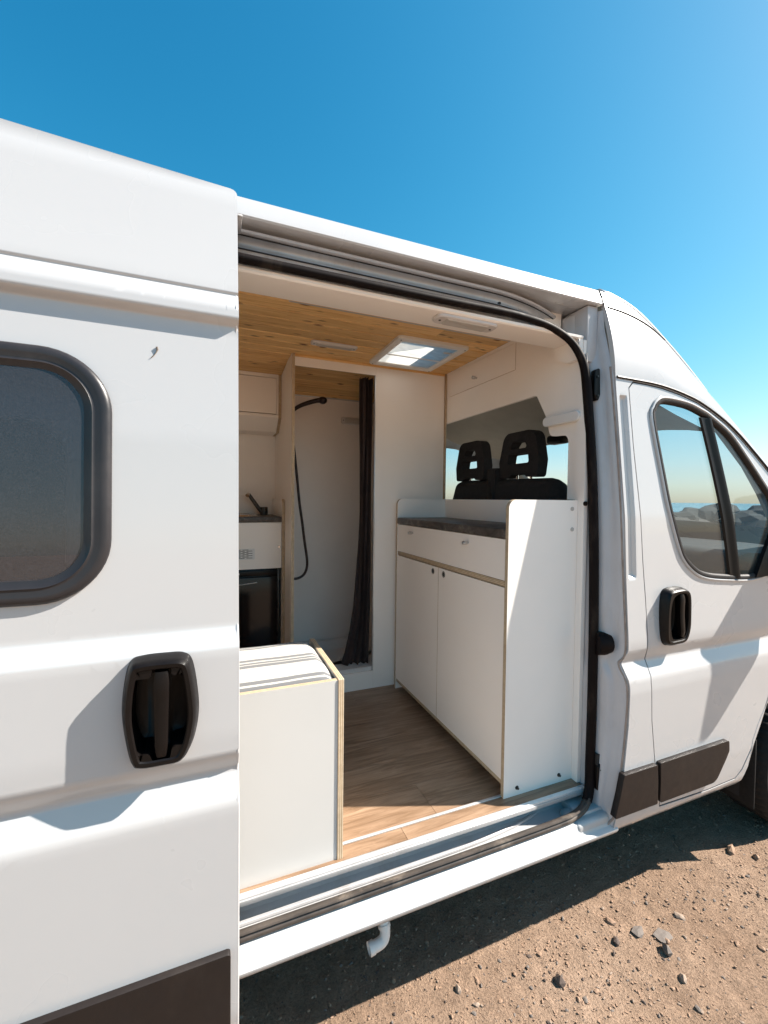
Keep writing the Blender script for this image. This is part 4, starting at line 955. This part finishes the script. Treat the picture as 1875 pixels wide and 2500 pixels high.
# curtain gathered at the cab side of the doorway
bm = new_bm(); loops = []
LE = [(.645, .740), (.70, .765), (.85, .800), (1.0, .822), (1.4, .843), (1.95, .855), (2.40, .845)]
for z in frange(.648, 2.392, .035):
    xl = lerp_tab(LE, z); row_ = []
    for k in range(49):
        u = k/48; x = xl+(.920-xl)*u; amp = .020-.006*math.sin(z*2); y = 1.305+amp*math.sin(u*19+.9*math.sin(z*1.3))+.010*math.sin(u*43+z*2.2)+.02*(1-u)*max(0, 1.1-z)
        row_.append((x+.004*math.sin(z*5+u*9), y, z+.004*math.sin(u*31)*(1 if z < .7 else 0)))
    loops.append(row_)
loft(bm, loops, closed=False); cur = obj('shower_curtain', bm, 'curtain_cloth', None, 70, solid=.0015)
tag(cur, 'dark brown shower curtain bunched at the side of the shower doorway', 'curtain')
# hand shower: bracket, handset, hose
hsw = thing('hand_shower', 'black hand shower and hose hanging on the shower partition', 'shower head', (.45, 1.55, 1.15))
bm = new_bm(); tube(bm, dens([(.462, 1.53, 2.175), (.49, 1.54, 2.214), (.53, 1.545, 2.243), (.58, 1.55, 2.266), (.63, 1.55, 2.284), (.668, 1.55, 2.291)], 5), [.011+.0002*k for k in range(26)], 12)
b2 = bmesh.new(); bmesh.ops.create_uvsphere(b2, u_segments=20, v_segments=12, radius=.029)
for v in b2.verts: v.co = Vector((.674+v.co.x*1.0, 1.55+v.co.y*1.0, 2.291+v.co.z*.82))
merge(bm, b2); obj('handset', bm, 'hose', hsw, 60)
bm = new_bm(); box(bm, .437, .468, 1.515, 1.545, 2.150, 2.185, .006); obj('bracket', bm, 'chrome', hsw)
bm = new_bm(); tube(bm, dens([(.463, 1.53, 2.172), (.468, 1.535, 2.12), (.478, 1.54, 2.04), (.493, 1.55, 1.96), (.511, 1.55, 1.80), (.528, 1.55, 1.635), (.546, 1.55, 1.51), (.562, 1.55, 1.386), (.575, 1.55, 1.30), (.580, 1.55, 1.244), (.573, 1.55, 1.20), (.555, 1.55, 1.170), (.525, 1.55, 1.153), (.493, 1.55, 1.150), (.462, 1.55, 1.158), (.44, 1.55, 1.17)], 5), .0085, 10); obj('hose', bm, 'hose', hsw, 60)

# ------------------------------------------------------------------ kitchen unit, sink, fridge, wall cupboard
kit = thing('kitchen_unit', 'white galley kitchen unit with dark worktop beside the shower', 'kitchen unit', (-.2, 1.65, .5115))
obj('side_panel', prism(rounded([(1.438, .5116), (1.869, .5116), (1.869, 1.655), (1.438, 1.655)], [0, 0, 0, .035], 8), TX, .4025, .4200), ['laminate', 'ply_x'], kit, 25)
obj('worktop', B_(-.9, .4022, 1.438, 1.855, 1.5165, 1.549, .005, 3), 'worktop', kit)
obj('splashback', B_(-.9, .4022, 1.8555, 1.8695, 1.45, 1.675, .001), 'laminate', kit)
gr = rounded([(-.03, 1.298), (.246, 1.298), (.246, 1.362), (-.03, 1.362)], .004, 2)
fp = obj('fascia_panel', prism([(-.9, 1.240), (.4005, 1.240), (.4005, 1.5145), (-.9, 1.5145)], TY, 1.447, 1.463), ['laminate', 'ply_y'], kit)
gl_ = obj('vent_grille', prism(gr, TY, 1.4435, 1.4468), ['white_plastic', 'white_plastic'], kit)
for r_ in range(8):
    for c in range(6):
        x0 = -.02+c*.044+(.022 if r_ % 2 else 0); z = 1.306+r_*.0068
        if x0+.03 < .243: obj('slot', B_(x0, x0+.033, 1.4428, 1.4434, z, z+.0028), 'gap', gl_)
obj('plinth', B_(-.9, .4022, 1.50, 1.515, .5116, .60), 'laminate', kit)
obj('back_board', B_(-.9, .4022, 1.84, 1.8548, .60, 1.45), 'laminate', kit)
bm = new_bm(); tube(bm, [(.388, 1.4465, 1.369), (.388, 1.441, 1.369)], .0065, 12); obj('catch', bm, 'chrome', kit)
snk = thing('kitchen_sink', 'steel sink with a folding dark tap on the galley worktop', 'sink', (.15, 1.66, 1.549))
bm = new_bm(); S0 = resamp(rounded([(-.15, 1.50), (.275, 1.50), (.275, 1.80), (-.15, 1.80)], .05), 48); loft(bm, [[(x, y, 1.5493) for x, y in S0], [(x, y, 1.5565) for x, y in offset(S0, .004)], [(x, y, 1.5565) for x, y in offset(S0, .018)], [(x, y, 1.5525) for x, y in offset(S0, .024)]], cap1=True); bmesh.ops.recalc_face_normals(bm, faces=bm.faces[:]); obj('basin', bm, 'steel', snk)
bm = new_bm(); tube(bm, [(.335, 1.76, 1.5493), (.335, 1.76, 1.60)], .024, 16); tube(bm, [(.31, 1.765, 1.572), (.335, 1.76, 1.572)], .014, 10); obj('tap_body', bm, 'dark_metal', snk)
bm = new_bm(); tube(bm, [(.318, 1.765, 1.572), (.295, 1.765, 1.60), (.245, 1.765, 1.672), (.236, 1.765, 1.682)], [.014, .013, .012, .013], 12); obj('spout', bm, 'dark_metal', snk)
bm = new_bm(); tube(bm, [(.234, 1.762, 1.684), (.228, 1.750, 1.674)], .013, 12); obj('spout_tip', bm, 'chrome', snk)
fr = thing('fridge', 'black built-in fridge under the galley worktop', 'fridge', (.1, 1.66, .60))
obj('cabinet', B_(-.16, .3905, 1.47, 1.835, .601, 1.236, .004), 'fridge_black', fr)
dr_ = obj('door', B_(-.15, .378, 1.449, 1.4695, .612, 1.192, .006, 3), 'fridge_black', fr)
obj('control_strip', B_(-.15, .378, 1.4525, 1.4695, 1.196, 1.230, .003), 'black_plastic', fr)
for x in (.115, .155):
    bm = new_bm(); tube(bm, [(x, 1.4525, 1.214), (x, 1.448, 1.214)], .007, 12); obj('knob', bm, 'grey_plastic', fr)
bm = new_bm(); tube(bm, dens([(.09, 1.449, 1.150), (.14, 1.444, 1.152), (.20, 1.443, 1.155), (.26, 1.449, 1.160)], 5), .003, 8); obj('handle', bm, 'grey_plastic', dr_)
obj('edge_trim', B_(.3805, .3905, 1.455, 1.4698, .612, 1.235, .002), 'dark_metal', fr)
wc = thing('wall_cupboard', 'white wall cupboard above the galley sink', 'cupboard', (-.2, 1.72, 2.07))
obj('side_panel', prism([(1.597, 2.165), (1.70, 2.085), (1.869, 2.085), (1.869, 2.38), (1.597, 2.432)], TX, .402, .4200), ['laminate', 'ply_x'], wc)
obj('flap_door', prism([(-.9, 2.188), (.388, 2.188), (.388, 2.408), (-.9, 2.408)], TY, 1.597, 1.613), ['laminate', 'ply_y'], wc)
obj('top_rail', B_(-.9, .4015, 1.599, 1.615, 2.4115, 2.434), 'laminate', wc)
obj('bottom_board', prism([(1.600, 2.184), (1.600, 2.166), (1.70, 2.088), (1.869, 2.088), (1.869, 2.104), (1.705, 2.104)], TX, -.9, .4015), ['laminate', 'laminate'], wc)
obj('stile', B_(.3905, .4015, 1.599, 1.615, 2.186, 2.4105), 'laminate', wc)

# ------------------------------------------------------------------ interior lamps
def lamp(name, L, W_, H, place, label):
    """strip lamp modelled flat in (u, v) with height h, placed by place(u, v, h)"""
    bm = new_bm(); o2 = rounded([(0, 0), (L, 0), (L, W_), (0, W_)], W_*.32, 5)
    loft(bm, [[place(u, v, 0) for u, v in o2], [place(u, v, H*.45) for u, v in o2], [place(u, v, H*.7) for u, v in offset(o2, W_*.06)]], cap1=True); bmesh.ops.recalc_face_normals(bm, faces=bm.faces[:])
    o = obj(name, bm, 'lamp_plastic', None, 40)
    i2 = rounded([(W_*.55, W_*.12), (L-W_*.55, W_*.12), (L-W_*.55, W_*.88), (W_*.55, W_*.88)], W_*.12, 4)
    bm = new_bm(); loft(bm, [[place(u, v, H*.66) for u, v in i2], [place(u, v, H*.95) for u, v in offset(i2, W_*.05)], [place(u, v, H) for u, v in offset(i2, W_*.14)]], cap1=True); bmesh.ops.recalc_face_normals(bm, faces=bm.faces[:]); obj('diffuser', bm, 'grey_plastic', o, 40)
    for uu in (W_*.3, L-W_*.3):
        bm = new_bm(); tube(bm, [place(uu, W_*.5, H*.68), place(uu, W_*.5, H*.8)], W_*.07, 10); obj('screw', bm, 'dark_metal', o)
    return tag(o, label, 'lamp', 'interior strip lamps')
lamp('strip_lamp', .245, .052, .016, lambda u, v, h: (.478+u, .986+v, 2.4597-h), 'strip lamp on the pine ceiling above the shower doorway')
lamp('strip_lamp', .255, .068, .017, lambda u, v, h: (.742+u, .160+v, 2.3144-h), 'strip lamp on the white lining above the side door opening')
lamp('strip_lamp', .25, .052, .016, lambda u, v, h: (.885+u, 1.8548-h, 2.205+v), 'strip lamp on the back wall inside the shower')
